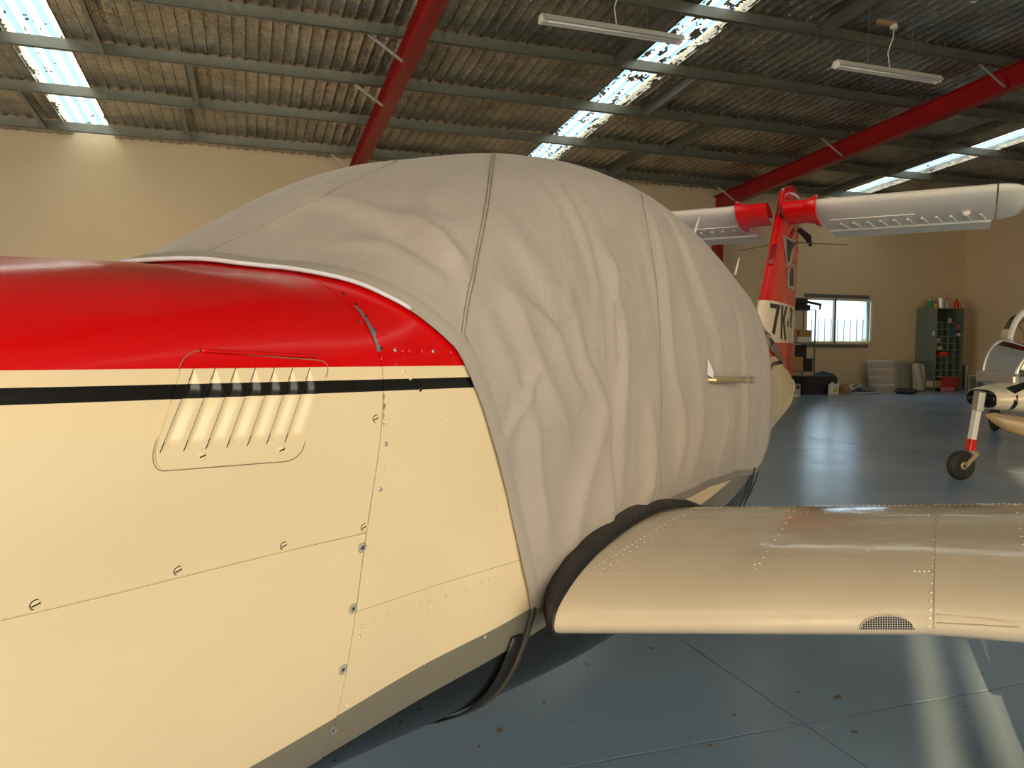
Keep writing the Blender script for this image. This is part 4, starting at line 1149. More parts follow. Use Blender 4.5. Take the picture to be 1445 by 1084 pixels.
# hem bindings along front, bottom and rear edges
def edge_pts(kind, port=True):
    if kind == 'front': return [Vector(C3[0, j]) for j in range(NS_+1)]
    if kind == 'rear': return [Vector(C3[NA_, j]) for j in range(NS_+1)]
    return [Vector(C3[i, 0 if port else NS_]) for i in range(NA_+1)]
def ribbon(kind, w, off, m, name, j0=0, j1=None, port=True):
    rows = []
    if kind == 'front':
        k = max(2, int(w/((UE-1.2)/NA_)))
        for j in range(j0, (j1 or NS_)+1):
            row = []
            for q in range(0, k+1): row.append(Vector(C3[q, j])+Vector(N[q, j])*(off+.003 if 0 < q < k else off*.3+.0025))
            rows.append(row)
    elif kind == 'bottom':
        k = w
        for i in range(NA_+1):
            rows.append([Vector(C3[i, q if port else NS_-q])+Vector(N[i, q if port else NS_-q])*(off+.003 if 0 < q < k else off*.3+.0025) for q in range(0, k+1)])
    return MB().grid(rows).build(name, M[m], cover, smooth=True)
ribbon('front', .05, .0016, 'seam', 'hem')
ribbon('bottom', 2, .0014, 'binding', 'hem'); ribbon('bottom', 2, .0014, 'binding', 'hem', port=False)
fp = edge_pts('front'); nb = [Vector(N[0, j]) for j in range(NS_+1)]
jw = 70
MB().tube([fp[j]+nb[j]*.002 for j in range(jw, NS_+1-jw)], .0042, 8).build('braided_edge', M['braid'], cover, smooth=True)
MB().tube([fp[j]+nb[j]*.001 for j in range(0, jw+1)], .003, 8).build('piping', M['seam'], cover, smooth=True)
MB().tube([fp[j]+nb[j]*.001 for j in range(NS_-jw, NS_+1)], .003, 8).build('piping', M['seam'], cover, smooth=True)
MB().tube(edge_pts('rear'), .004, 6).build('piping', M['binding'], cover, smooth=True)
for pt in (True, False): MB().tube(edge_pts('bottom', pt), .0035, 6).build('piping', M['binding'], cover, smooth=True)
def seam_px(pts, r, m='seam', name='seam', off=.002, n=10):
    q = []
    for i in range(len(pts)-1):
        for s in np.linspace(0, 1, n, endpoint=(i == len(pts)-2)):
            c = oc(lerp(pts[i][0], pts[i+1][0], s), lerp(pts[i][1], pts[i+1][1], s), off)[0]
            if c is not None: q.append(c)
    if len(q) > 1: return MB().tube(q, r, 7).build(name, M[m], cover, smooth=True)
seam_px([(697,218),(693,240),(686,290),(676,340),(665,395),(656,440),(650,485)], .0035)
seam_px([(699,219),(696,242),(690,290),(680,340),(669,395),(660,440),(653,487)], .002)
seam_px([(560,228),(500,254),(440,284),(400,302),(350,328),(320,342),(285,358)], .0018)
seam_px([(905,275),(915,330),(925,390),(931,470),(933,560),(932,690)], .0013, 'seam', 'stitch_line')
seam_px([(300,368),(370,374),(440,385),(520,398),(570,425),(610,452),(645,487)], .0012, 'seam', 'stitch_line')
seam_px([(655,470),(672,505),(690,545),(705,600),(722,680),(735,760),(750,840)], .0012, 'seam', 'stitch_line')
# black strap and ties running from the front corner under the belly
def strap(v0, ulist, w, m, name, off=.009, t0=None):
    rows = []
    for (u, t) in ulist:
        rows.append([S(u+w*k, t)+SN(u, t)*off for k in (-.5, 0, .5)])
    o = MB().grid(rows).build(name, M[m], cover, smooth=True); md = o.modifiers.new('t', 'SOLIDIFY'); md.thickness = .004; return o
tc0 = Ft[0]
q0 = ut(750, 866) or (1.6, tc0)
strap(0, [(q0[0]-.010-.03*k/30, q0[1]+.01-(2*q0[1]+.02)*k/30) for k in range(31)], .020, 'strapweb', 'strap', .008)
strap(0, [(q0[0]-.050-.03*k/30, q0[1]-.02-(2*q0[1]-.04)*k/30) for k in range(31)], .045, 'rubber', 'belly_flap', .004)
for uq in (3.62, 3.80):
    tq = low_t(uq); strap(0, [(uq-.02*k/20, tq+.01-(2*tq+.02)*k/20) for k in range(21)], .05, 'rubber', 'strap', .008)
# tube poking out through a slit in the canvas
p0, n0 = oc(1000, 536, 0.0)
tb = empty('handle_tube', parent=plane)
bpy.data.objects.remove(tb)
pa = p0-n0*.02; du = Vector((.30, -.075, -.008))
hh = MB().tube([pa, p0+n0*.01+du*.05, p0+n0*.012+du*.95], [.012, .0125, .012], 12).build('door_handle', M['brass'], plane, smooth='auto')
hh['label'] = 'brass-coloured tube poking out through the canvas'
for s in (.80, .97):
    q = p0+n0*.012+du*s; MB().lathe([(.014, -.008), (.016, 0), (.014, .008)], q, 12, du).build('collar', M['tin'], hh, smooth='auto')
sl = [p0+n0*.004+Vector((0, 0, dz)) for dz in (.0, .03, .055)]
MB().poly([p0+n0*.004+Vector((-.03, 0, .075)), p0+n0*.012+Vector((-.005, -.004, .03)), p0+n0*.012+Vector((.0, -.004, .005)), p0+n0*.004+Vector((-.035, 0, .02))], tuple(n0*.002)).build('turned_flap', M['braid'], cover)
# roof antennas on the far side of the cabin, behind the crown
for (x0, y0, x1, y1, uq) in [(977, 338, 987, 306, 3.35), (1037, 388, 1043, 364, 3.80)]:
    d0 = dl(ray(x0, y0)); s = (uq-CL.x)/d0.x; a = CL+d0*s; d1 = dl(ray(x1, y1)); s1 = (uq+.03-CL.x)/d1.x; c = CL+d1*s1
    MB().tube([a, c], [.006, .004], 8).build('whip_antenna', M['lampwhite'], plane, smooth=True)

# ================================================================== SECOND AIRCRAFT (right edge)
D2 = 7.9
A2 = at_d(1391, 567, 8.35)
ax2 = Vector((1.0, -0.36, 0)).normalized(); rz2 = math.atan2(ax2.y, ax2.x)
ac2 = empty('kit_aircraft', (A2.x, A2.y, 0), rz2, 'small white aircraft with raised canopy and red-banded wheel leg at the right edge', 'aircraft')
inv = Matrix.Rotation(-rz2, 3, 'Z')
def w2(p): return inv @ (Vector(p)-Vector((A2.x, A2.y, 0)))
def q2(x, y, lx=None, ly=None):
    """point under a sight line in the second aircraft's frame at its lateral plane ly"""
    o = w2(CP); d = inv @ ray(x, y)
    if ly is not None: s = (ly-o.y)/d.y
    else: s = (lx-o.x)/d.x
    return o+d*s
M['kit'] = mat('kit_cream_paint', (0.72, 0.66, 0.52), .25, coat=.4, noise=.04)
# body sections from the open end outwards (local x), y half width, z lower / upper
def body_ring(x, hw, zb_, zt_, n=20, sq=2.6):
    out = []
    for k in range(n+1):
        t = 2*PI*k/n-PI/2; c, s = math.cos(t), math.sin(t)
        out.append(Vector((x, hw*math.copysign(abs(c)**(2/sq), c)+.1, (zb_+zt_)/2+(zt_-zb_)/2*math.copysign(abs(s)**(2/sq), s))))
    return out
secs = [(0.00, .26, .71, .88), (.05, .30, .68, .915), (.35, .36, .65, .985), (.9, .42, .60, 1.08), (1.8, .46, .54, 1.08), (3.0, .40, .56, 1.06), (4.6, .10, .75, .98)]
b = MB(); G = [body_ring(*s) for s in secs]; b.grid(G); b.add(G[-1], [tuple(range(21))]); b.build('fuselage', M['kit'], ac2, smooth=True)
b = MB(); G = [body_ring(x, h*1.006, z0-.003, z1+.003) for x, h, z0, z1 in [(-.012, .25, .712, .87), (0, .265, .70, .885), (.20, .332, .668, .93)]]; b.grid(G); b.build('nose_cuff', M['black'], ac2, smooth='auto')
b = MB(); G = [body_ring(-.004, .24, .72, .865), body_ring(.16, .2, .74, .84)]; b.grid(G); b.add(G[-1], [tuple(range(21))]); b.build('intake', M['plastic_black'], ac2, smooth='auto')
# wheel leg
wc = w2(at_z(1355, 677, 0)); wr = .150
wcen = Vector((wc.x, wc.y, wr))
topl = q2(1381, 566, ly=wc.y); midl = q2(1369, 633, ly=wc.y)
lg = empty('wheel_leg', parent=ac2)
MB().bar(topl, lerp(topl, midl, .82), .09, .05, (1, 0, 0)).build('leg', M['white'], lg, bevel=.008)
MB().bar(lerp(topl, midl, .80), lerp(topl, midl, 1.04), .098, .058, (1, 0, 0)).build('red_band', M['red'], lg, bevel=.006)
MB().bar(topl+Vector((0, -.02, .10)), lerp(topl, midl, .20)+Vector((0, -.004, 0)), .11, .065, (1, 0, 0)).build('socket', M['alu'], lg, bevel=.006)
for dx in (-.03, .03):
    for dz in (.03, -.07): MB().lathe([(.009, 0), (.008, .01)], topl+Vector((dx, -.04, dz)), 8, (0, -1, 0)).build('bolt', M['brass'], lg)
axw = Vector((.25, -1, 0)).normalized()
ty, hb = wheel(wcen, wr, .11, lg, axw, 'brass')
hb2 = wcen+axw*.065
MB().bar(hb2, q2(1379, 640, ly=hb2.y), .035, .035).build('fork', M['tan'], lg, bevel=.005)
MB().bar(q2(1379, 642, ly=hb2.y), lerp(topl, midl, 1.0), .04, .035).build('fork', M['tan'], lg, bevel=.005)
# far main wheel of the same aircraft
w3 = w2(at_z(1403, 608, 0)); fwc = Vector((w3.x, w3.y, .20))
lg2 = empty('wheel_leg', parent=ac2); wheel(fwc, .20, .12, lg2, (.9, -.3, 0)); MB().tube([fwc, fwc+Vector((.25, -.05, .55))], .03, 8).build('leg', M['white'], lg2)
# tan wooden blade below the nose
tp = [q2(1391, 586, ly=-.42), q2(1402, 590, ly=-.45), q2(1420, 597, ly=-.48), q2(1450, 603, ly=-.52), q2(1500, 612, ly=-.58)]
rr = [.012, .055, .085, .10, .10]
b = MB(); G = []
for c, r_ in zip(tp, rr):
    G.append([c+Vector((.15*r_*math.sin(2*PI*k/14), r_*.42*math.sin(2*PI*k/14), r_*math.cos(2*PI*k/14))) for k in range(15)])
b.grid(G); b.build('wooden_blade', M['tan'], ac2, smooth=True)
M['darkgreen'] = mat('dark_green_primer', (.05, .055, .045), .5)
M['oldgrey'] = mat('grey_side_paint', (.26, .28, .29), .3)
# windscreen bubble and raised canopy arch
def arch(cx, cy, zc, rx, rz, n=24, a0=0, a1=PI): return [Vector((cx+rx*math.cos(t), cy, zc+rz*math.sin(t))) for t in np.linspace(a0, a1, n)]
cen = q2(1452, 528, ly=.15); R0 = abs(cen.x-q2(1410, 520, ly=.15).x)
zt0 = q2(1440, 477, ly=.15).z
G = []
for k in range(9):
    a = k/8; G.append([Vector((cen.x+R0*math.cos(t)*(1-.30*a**1.5), cen.y-.30+.75*a, cen.z-.02+(zt0-cen.z)*math.sin(t)*(1-.25*(1-a)))) for t in np.linspace(0, PI, 22)])
MB().grid([r_[:15] for r_ in G]).build('windscreen', M['perspex'], ac2, smooth=True)
MB().grid([r_[14:] for r_ in G]).build('cabin_side', M['oldgrey'], ac2, smooth=True)
MB().add(G[4]+[G[4][0]+Vector((0, 0, -.2)), G[4][-1]+Vector((0, 0, -.2))], [tuple(range(22))+(23, 22)]).build('instrument_bulkhead', M['darkgreen'], ac2)
MB().tube(G[0], .026, 8).build('windscreen_frame', M['alu'], ac2, smooth=True); MB().tube(G[-1], .02, 8).build('windscreen_frame', M['alu'], ac2, smooth=True)
# cockpit well and instrument pod
MB().box(cen.x-R0*.9, cen.x+R0, cen.y-.2, cen.y+.5, .95, cen.z+.02).build('cockpit_coaming', M['alu'], ac2, bevel=.02)
MB().lathe([(.11, 0), (.11, .04), (.09, .07), (.03, .09)], q2(1441, 512, ly=cen.y-.1), 18, (-.3, -1, .2)).build('instrument_pod', M['tin'], ac2, smooth='auto')
for k in range(4):
    c = q2(1441, 512, ly=cen.y-.1)+Vector((.05*math.cos(k*1.6), -.10, .05*math.sin(k*1.6))); MB().lathe([(.02, 0), (.018, .012)], c, 10, (-.3, -1, .2)).build('gauge', M['brass'], ac2)
cc = q2(1455, 490, ly=.75); rx = abs(cc.x-q2(1425, 480, ly=.75).x); rzz = q2(1452, 434, ly=.75).z-cc.z
def hoop(yy, rx_, rz_, w, t, m, name):
    rows = []
    for a in list(np.linspace(PI, 0, 24)):
        c, s = math.cos(a), math.sin(a); rows.append([Vector((cc.x+rx_*c*q, yy+dy, cc.z+rz_*s*q)) for q, dy in ((1, 0), (1, w), (1-t, w), (1-t, 0), (1, 0))])
    rows = [[r0_+Vector((0, 0, -.30)) for r0_ in rows[0]]]+rows+[[r0_+Vector((0, 0, -.30)) for r0_ in rows[-1]]]
    return MB().grid(rows).build(name, M[m], ac2, smooth='auto')
hoop(cc.y, rx, rzz, .06, .13, 'white', 'canopy_frame'); hoop(cc.y+.10, rx*.84, rzz*.86, .15, .22, 'perspex', 'canopy_shell'); hoop(cc.y+.30, rx*.66, rzz*.70, .05, .15, 'tan', 'roll_bar')
MB().box(cc.x-rx-.05, cc.x-rx-.03, cc.y-.01, cc.y+.01, cc.z-.20, cc.z+.07).build('canopy_strut', M['plastic_black'], ac2)
MB().poly([q2(1419, 548, ly=-.30), q2(1445, 540, ly=-.30), q2(1452, 546, ly=-.36), q2(1432, 556, ly=-.38)], (0, 0, .004)).build('dark_scoop', M['black'], ac2)
MB().box(cen.x-R0*.72, cen.x+R0, cen.y-.28, cen.y+.45, .90, cen.z+.005).build('cabin_sill', M['oldgrey'], ac2, bevel=.03)

# ================================================================== LIGHT FITTINGS
def fitting(xa, xb, y, label, cord_x, wire_x):
    z = roof_z(y, -.90)+.02
    e = empty('fluorescent_light', ((xa+xb)/2, y, z), 0, label, 'ceiling light', 'unlit batten lights hanging from the roof')
    h = (xb-xa)/2
    b = MB(); b.add([(x, yy, zz_) for x in (-h, h) for yy, zz_ in ((-.05, .05), (.05, .05), (.10, -.03), (.085, -.03), (.04, .03), (-.04, .03), (-.085, -.03), (-.10, -.03))], [tuple((i, (i+1) % 8, 8+(i+1) % 8, 8+i)) for i in range(8)]+[(0, 1, 2, 3, 4, 5, 6, 7), (15, 14, 13, 12, 11, 10, 9, 8)])
    b.build('reflector', M['lampwhite'], e)
    MB().box(-h+.02, h-.02, -.03, .03, -.02, .028).build('batten', M['lampwhite'], e)
    MB().tube([(-h+.05, -.035, -.035), (h-.05, -.035, -.035)], .013, 10).build('tube', M['tubeglass'], e, smooth=True)
    for x in (-h+.03, h-.03): MB().box(x-.015, x+.015, -.06, .06, -.055, .03).build('lamp_holder', M['lampwhite'], e)
    zt_ = .84
    MB().tube([(cord_x, 0, .05), (cord_x-.03, .02, .30), (cord_x+.04, .0, .52), (cord_x+.05, 0, .66)], .009, 6).build('cord', M['lampwhite'], e, smooth=True)
    MB().lathe([(.05, 0), (.055, .03), (.04, .06)], (cord_x+.05, 0, .66), 14).build('plug', M['lampwhite'], e, smooth='auto')
    MB().box(cord_x-.25, cord_x+.1, -.02, .04, .70, .76).build('socket_block', M['card'], e)
    MB().tube([(wire_x, 0, .05), (wire_x, 0, 1.06)], .004, 5).build('hanger', M['steel'], e); MB().tube([(-wire_x*.9, 0, .05), (-wire_x*.9, 0, 1.06)], .004, 5).build('hanger', M['steel'], e)
    return e
M['tubeglass'] = mat('unlit_tube_glass', (.75, .76, .76), .2)
fitting(3.60, 5.68, 9.5, 'long white unlit batten light hanging above the crown of the canvas cover', .05, .5)
fitting(8.30, 10.30, 9.5, 'long white unlit batten light hanging nearer the right-hand red roof beam', .02, .45)

# ================================================================== BACK OF THE HANGAR
def wy(x, y, Y): return at_y(x, y, Y)
def boxthing(name, label, cat, px, Y, dep, m, top=None, group=None, bevel=.01, lid=None, floor=False):
    x0, y0, x1, y1 = px; a = wy(x0, y1, Y); c = wy(x1, y0, Y); z0 = 0.0 if floor else a.z
    e = empty(name, ((a.x+c.x)/2, Y, z0), 0, label, cat, group); w = (c.x-a.x)/2; h = max(.02, c.z-z0)
    MB().box(-w, w, 0, dep, 0, h*(.84 if lid else 1)).build('body', M[m], e, bevel=bevel)
    if lid: MB().box(-w*1.04, w*1.04, -.012, dep+.012, h*.84, h).build('lid', M[lid], e, bevel=bevel)
    return e, w, h
def lathething(name, label, cat, px, Y, prof, m, cap=None, z0=None, group=None):
    """prof in unit (r,h)"""
    x0, y0, x1, y1 = px; a = wy(x0, y1, Y); c = wy(x1, y0, Y); r = (c.x-a.x)/2; zb_ = a.z if z0 is None else z0; h = c.z-zb_
    e = empty(name, ((a.x+c.x)/2, Y, zb_), 0, label, cat, group)
    MB().lathe([(r*p, h*q) for p, q in prof], (0, 0, 0), 14).build('body', M[m], e, smooth='auto')
    if cap: MB().lathe([(r*.45, h*.86), (r*.42, h*1.0)], (0, 0, 0), 10).build('cap', M[cap], e, smooth='auto')
    return e
# pigeon-hole cabinet
Yc = 18.30; c0 = wy(1318.5, 549, Yc); c1 = wy(1361, 437, Yc); cw = c1.x-c0.x; chh = c1.z; CYD = YW-.03-Yc
cab = empty('pigeonhole_cabinet', (c0.x, Yc, 0), 0, 'tall green-grey steel pigeonhole cabinet in the corner', 'cabinet')
t = .02
MB().box(0, t, 0, CYD, 0, chh).build('side_panel', M['cabinet'], cab); MB().box(cw-t, cw, 0, CYD, 0, chh).build('side_panel', M['cabinet'], cab)
MB().box(t, cw-t, CYD-.01, CYD, 0, chh).build('back_panel', M['cabinet'], cab); MB().box(0, cw, 0, CYD, chh, chh+.03).build('top', M['cabinet'], cab)
rows_px = [455.5, 465, 474.5, 484.5, 494, 503, 513, 522.5, 532, 547]
zsx = [wy(1340, y, Yc).z for y in rows_px]
for z in zsx: MB().box(t, cw-t, .0, CYD-.01, max(0, z-.012), max(.012, z+.012)).build('shelf', M['cabinet'], cab)
for i in range(len(zsx)-2):
    for k in (1, 2, 3):
        if i in (4,) and k < 3: continue
        x = t+(cw-2*t)*k/4; MB().box(x-.006, x+.006, .03, CYD-.01, zsx[i+1]+.012, zsx[i]-.012).build('divider', M['cabinet'], cab)
x = t+(cw-2*t)*.66; MB().box(x-.006, x+.006, .3, CYD-.01, zsx[0]+.012, chh).build('divider', M['cabinet'], cab)
ctop = chh+.03
def onc(name, label, cat, x0, x1, ytop, m, prof, cap=None, Yo=.25):
    return lathething(name, label, cat, (x0, ytop, x1, 437), Yc+Yo, prof, m, cap, z0=ctop)
CAN = [(1, 0), (1, 1)]; BOT_ = [(.95, 0), (1, .05), (1, .62), (.45, .82), (.42, .86)]
onc('spray_bottle', 'green spray bottle with white trigger head on the cabinet top', 'bottle', 1309.5, 1315.5, 422, 'green', BOT_, 'lampwhite')
onc('jar', 'squat yellow jar with dark lid on the cabinet top', 'jar', 1316, 1323, 427, 'yellow', BOT_, 'plastic_black')
onc('paint_tin', 'large silver tin in the middle of the cabinet top', 'tin', 1322.5, 1332, 421, 'tin', [(1, 0), (1, .96), (1.04, .96), (1.04, 1), (.9, 1)])
onc('aerosol_can', 'grey aerosol can with red cap behind the large silver tin', 'can', 1333.5, 1339, 421, 'tin', BOT_, 'red', .35)
onc('spray_can', 'red can with dark cap on the right of the cabinet top', 'can', 1347, 1352.5, 422, 'red', BOT_, 'plastic_black')
onc('bottle', 'small brown bottle at the right end of the cabinet top', 'bottle', 1353.4, 1356.2, 427, 'card', BOT_, 'plastic_black', .12)
def inc(name, label, cat, px, row, m, dep=.25, lid=None, Yo=.06):
    x0, y0, x1, y1 = px; a = wy(x0, y1, Yc+Yo); c = wy(x1, y0, Yc+Yo); z0 = zsx[row]+.013
    e = empty(name, ((a.x+c.x)/2, Yc+Yo, z0), 0, label, cat); w = (c.x-a.x)/2; h = min(c.z-z0, 1)
    MB().box(-w, w, 0, dep, 0, h).build('body', M[m], e, bevel=.012)
    if lid: MB().box(-w*.8, w*.8, -.004, dep*.8, h, h+.015).build('lid', M[lid], e, bevel=.005)
    return e
inc('camera_case', 'black case on the top shelf of the pigeonhole cabinet', 'case', (1320, 442, 1330.5, 455), 0, 'plastic_black', .3, 'plastic_black')
inc('drinking_glass', 'small clear grey cup on the cabinet top shelf', 'cup', (1339.5, 449, 1343, 455), 0, 'tin', .06)
inc('plastic_tub', 'pink tub in the upper right pigeonhole', 'tub', (1351, 459, 1355, 464), 1, 'pink', .1, 'paper')
inc('tape_roll', 'white roll in the third row, left pigeonhole', 'roll', (1318.8, 467, 1322.5, 474), 2, 'paper', .1)
inc('parts_box', 'blue plastic parts box in the third pigeonhole row', 'box', (1339.5, 467.5, 1347.5, 474), 2, 'bluebox', .25, 'bluebox')
inc('carton', 'small white carton right of the blue parts box', 'carton', (1350.5, 470.5, 1355.5, 474), 2, 'paper', .15)
inc('meter', 'grey meter in the fourth row, left pigeonhole', 'meter', (1322.5, 477, 1327, 484), 3, 'tin', .1)
inc('small_carton', 'brown carton in the fifth row, left pigeonhole', 'carton', (1318.5, 487, 1322.5, 493.5), 4, 'card', .15)
inc('white_tub', 'white tub with grey lid in the fifth pigeonhole row', 'tub', (1325, 489.5, 1331, 493.5), 4, 'paper', .15, 'tin')
inc('red_tray', 'bright red tray on the sixth shelf of the cabinet', 'tray', (1326, 496.5, 1338.5, 501), 5, 'red', .2)
inc('folder', 'cream folder at the bottom left of the cabinet', 'folder', (1315, 538, 1321, 546), 9, 'paper', .3)
inc('brown_carton', 'brown carton on the cabinet bottom shelf', 'carton', (1320, 537, 1332, 546), 9, 'card', .35)
e = inc('cloth_bundle', 'dark red cloth bundle spilling from the cabinet bottom', 'cloth', (1332, 532, 1353.5, 546), 9, 'redcloth', .3, None, -.04)
inc('pink_cushion', 'pale pink foam block in front of the red cloth bundle', 'foam block', (1333, 543, 1347, 548), 9, 'pinkfoam' if 'pinkfoam' in M else 'pink', .15, None, -.28).location.z = 0.0

# wire shelving rack at the left of the window
rk0 = wy(1108, 560, 18.3); rk1 = wy(1147.5, 560, 18.3)
rack = empty('shelving_rack', (rk0.x, 18.3, 0), 0, 'dark metal shelving rack loaded with boxes beside the window', 'shelving'); rw = rk1.x-rk0.x; rh = wy(1147, 437, 18.3).z
for x in (0, rw):
    for y in (0, .5): MB().box(x-.015, x+.015, y-.015, y+.015, 0, rh).build('post', M['steelblue'], rack)
rz_s = [wy(1140, y, 18.3).z for y in (483.5, 524, 437, 545)]
for z in rz_s: MB().box(0, rw, 0, .5, z-.02, z).build('shelf', M['steelblue'], rack)
def onr(name, label, cat, px, shelf, m, dep=.3, lid=None, Yo=.03):
    x0, y0, x1, y1 = px; Y = 18.3+Yo; a = wy(x0, y1, Y); c = wy(x1, y0, Y); z0 = rz_s[shelf] if shelf is not None else a.z
    e = empty(name, ((a.x+c.x)/2, Y, z0), 0, label, cat); w = (c.x-a.x)/2; h = c.z-z0
    MB().box(-w, w, 0, dep, 0, h).build('body', M[m], e, bevel=.01)
    if lid: MB().box(-w*1.02, w*1.02, -.01, dep*1.02, h-.03, h+.005).build('lid', M[lid], e, bevel=.006)
    return e, w, h
e1, _, _ = onr('document_tray', 'white stacked trays under a brown box on the middle rack shelf', 'tray', (1126, 475.5, 1146, 483), 0, 'paper', .4)
e2, w2_, h2_ = onr('cardboard_box', 'open brown box on white trays beside the window', 'box', (1129.5, 466, 1146, 475.5), None, 'card', .35)
onr('cardboard_box', 'dark brown box at the left of the middle rack shelf', 'box', (1118, 463, 1125, 483), 0, 'card', .3)
for k in range(5):
    onr('binder', 'black ring binder hanging below the middle rack shelf', 'binder', (1128+k*2.2, 487, 1129.7+k*2.2, 503), 1, 'plastic_black', .2)[0]['group'] = 'black binders on the lower rack shelf'
for o in COL.objects:
    if o.name.startswith('binder') and o.type == 'EMPTY': o['label'] = '%s black ring binder from the left on the lower rack shelf' % ['first', 'second', 'third', 'fourth', 'fifth'][int(o.name[-3:]) if '.' in o.name else 0]
onr('cardboard_box', 'wide brown box on the lower rack shelf, left of the black crate', 'box', (1116, 504, 1134, 524), 1, 'card', .4, None, -.12)
onr('black_crate', 'black crate on the lower rack shelf', 'crate', (1135, 506, 1147, 520), 1, 'plastic_black', .35, 'plastic_black', -.1)
for nme, lb, px, mm in [('book', 'dark book on the bottom rack shelf', (1128, 530, 1131, 544), 'plastic_black'), ('book', 'grey book on the bottom rack shelf', (1134, 531, 1137, 544), 'tin'), ('book', 'dark red book on the bottom rack shelf', (1140, 530, 1143, 544), 'redcloth')]:
    onr(nme, lb, 'book', px, 3, mm, .2)
# dark bench tool on top of the rack with an arm reaching in front of the glass
z0 = rz_s[2]; a = wy(1122, 437, 18.4); 
tl = empty('bench_drill', (a.x, 18.4, z0), 0, 'dark bench drill on top of the rack in front of the window', 'drill'); sc = wy(1162, 430, 18.4).x-a.x
MB().box(0, sc*.55, 0, .25, 0, .14).build('base', M['plastic_black'], tl, bevel=.02); MB().box(.05, sc*.45, .03, .22, .14, .34).build('motor', M['plastic_black'], tl, bevel=.04)
MB().bar((sc*.1, .12, .30), (sc*1.0, .10, .16), .05, .07).build('arm', M['plastic_black'], tl); MB().tube([(sc*.98, .10, .2), (sc*.96, .10, .02)], .03, 8).build('chuck', M['plastic_black'], tl)
MB().box(-.2, .15, .0, .22, .05, .24).build('gearbox', M['plastic_black'], tl, bevel=.03)

boxthing('storage_bin', 'large black storage bin on the floor under the window', 'bin', (1133, 531, 1179, 561), 17.6, .5, 'plastic_black', lid='plastic_black', floor=True)
boxthing('toolbox', 'black toolbox in front of the shelving rack by the tail', 'toolbox', (1110, 535, 1129.5, 561), 17.7, .35, 'plastic_black', lid='plastic_black', floor=True)
e, w_, h_ = boxthing('grey_charger', 'grey charger unit with black face in front of the black toolbox', 'charger', (1121, 542, 1130, 559), 17.35, .15, 'tin', floor=True); MB().box(-w_*.45, w_*.45, -.01, 0, h_*.55, h_*.85).build('display', M['plastic_black'], e)
e, w_, h_ = boxthing('oil_canister', 'white canister with yellow label against the black bin', 'canister', (1174, 542, 1184.5, 560.5), 17.35, .16, 'paper', floor=True)
MB().lathe([(.035, h_), (.035, h_+.05)], (-w_*.4, .08, 0), 10).build('cap', M['paper'], e); MB().box(-w_*.7, w_*.5, -.006, 0, h_*.25, h_*.5).build('yellow_label', M['yellow'], e); MB().box(-w_*.6, w_*.6, -.006, 0, h_*.55, h_*.75).build('printed_label', M['tin'], e)
# navy tarpaulin bundle
def blob(name, label, cat, px, Y, dep, m, seed=0, rough=.14, floor=True, parts=None):
    x0, y0, x1, y1 = px; a = wy(x0, y1, Y); c = wy(x1, y0, Y); h = c.z; w = (c.x-a.x)/2
    e = empty(name, ((a.x+c.x)/2, Y+dep/2, 0), 0, label, cat); G = []
    for i in range(13):
        v = i/12; row = []
        for k in range(25):
            t = 2*PI*k/24; f = (max(0, 1-v**5))**.5; n_ = 1+rough*mnoise.noise(Vector((math.cos(t)*1.7+seed, math.sin(t)*1.7, v*2.5)))*2
            row.append(Vector((w*f*math.cos(t)*n_, dep/2*f*math.sin(t)*n_, h*v*(1+.12*mnoise.noise(Vector((math.cos(t)+seed, math.sin(t), 3))))*1.0)))
        G.append(row)
    MB().grid(G).build('bundle', M[m], e, smooth=True); return e
blob('navy_bundle', 'navy blue fabric bundle behind the black bin', 'bundle', (1153, 525, 1190, 558), 18.15, .6, 'blue', 2)
blob('olive_bag', 'olive yellow bag on the floor right of the navy bundle', 'bag', (1191, 543, 1204, 556), 17.55, .35, 'olive' if 'olive' in M else 'yellowbag' if 'yellowbag' in M else 'card', 5)
blob('white_rag', 'crumpled white rag on the floor near the grey charger', 'rag', (1113, 557.5, 1131, 564.5), 16.95, .25, 'paper', 8, .3)
# pile of loose pale panels
for k, (px, m, tilt, lb) in enumerate([((1197, 549, 1258, 553.5), 'paper', .02, 'long flat white panel lowest in the floor pile'), ((1202, 540, 1236, 551), 'paper', .25, 'tilted white moulded panel on the floor pile'), ((1217, 538, 1240, 550), 'lampwhite', -.3, 'curved white fairing leaning on the floor pile'), ((1190, 536, 1201, 540), 'paper', .1, 'thin pale strip lying above the olive bag')]):
    a = wy(px[0], px[3], 17.9); c = wy(px[2], px[1], 17.9); w = (c.x-a.x)/2; hgt = max(.05, c.z-max(0, a.z))
    e = empty('loose_panel', ((a.x+c.x)/2, 17.6+.42*k if k < 3 else 18.75, .01+.0*k), 0, lb, 'panel', 'loose white panels on the floor')
    G = []
    for i in range(9):
        s = i/8; G.append([Vector((lerp(-w, w, s), .30*q, (hgt*(math.sin(PI*s)**.8 if k in (2,) else (1-abs(2*s-1.0)*.9 if k == 1 else .12+.1*math.sin(5*s)))*(1-.4*q)+(0 if k != 3 else .33)))) for q in (0, .5, 1)])
    o = MB().grid(G).build('skin', M[m], e, smooth=True); md = o.modifiers.new('t', 'SOLIDIFY'); md.thickness = .012; md.offset = 1
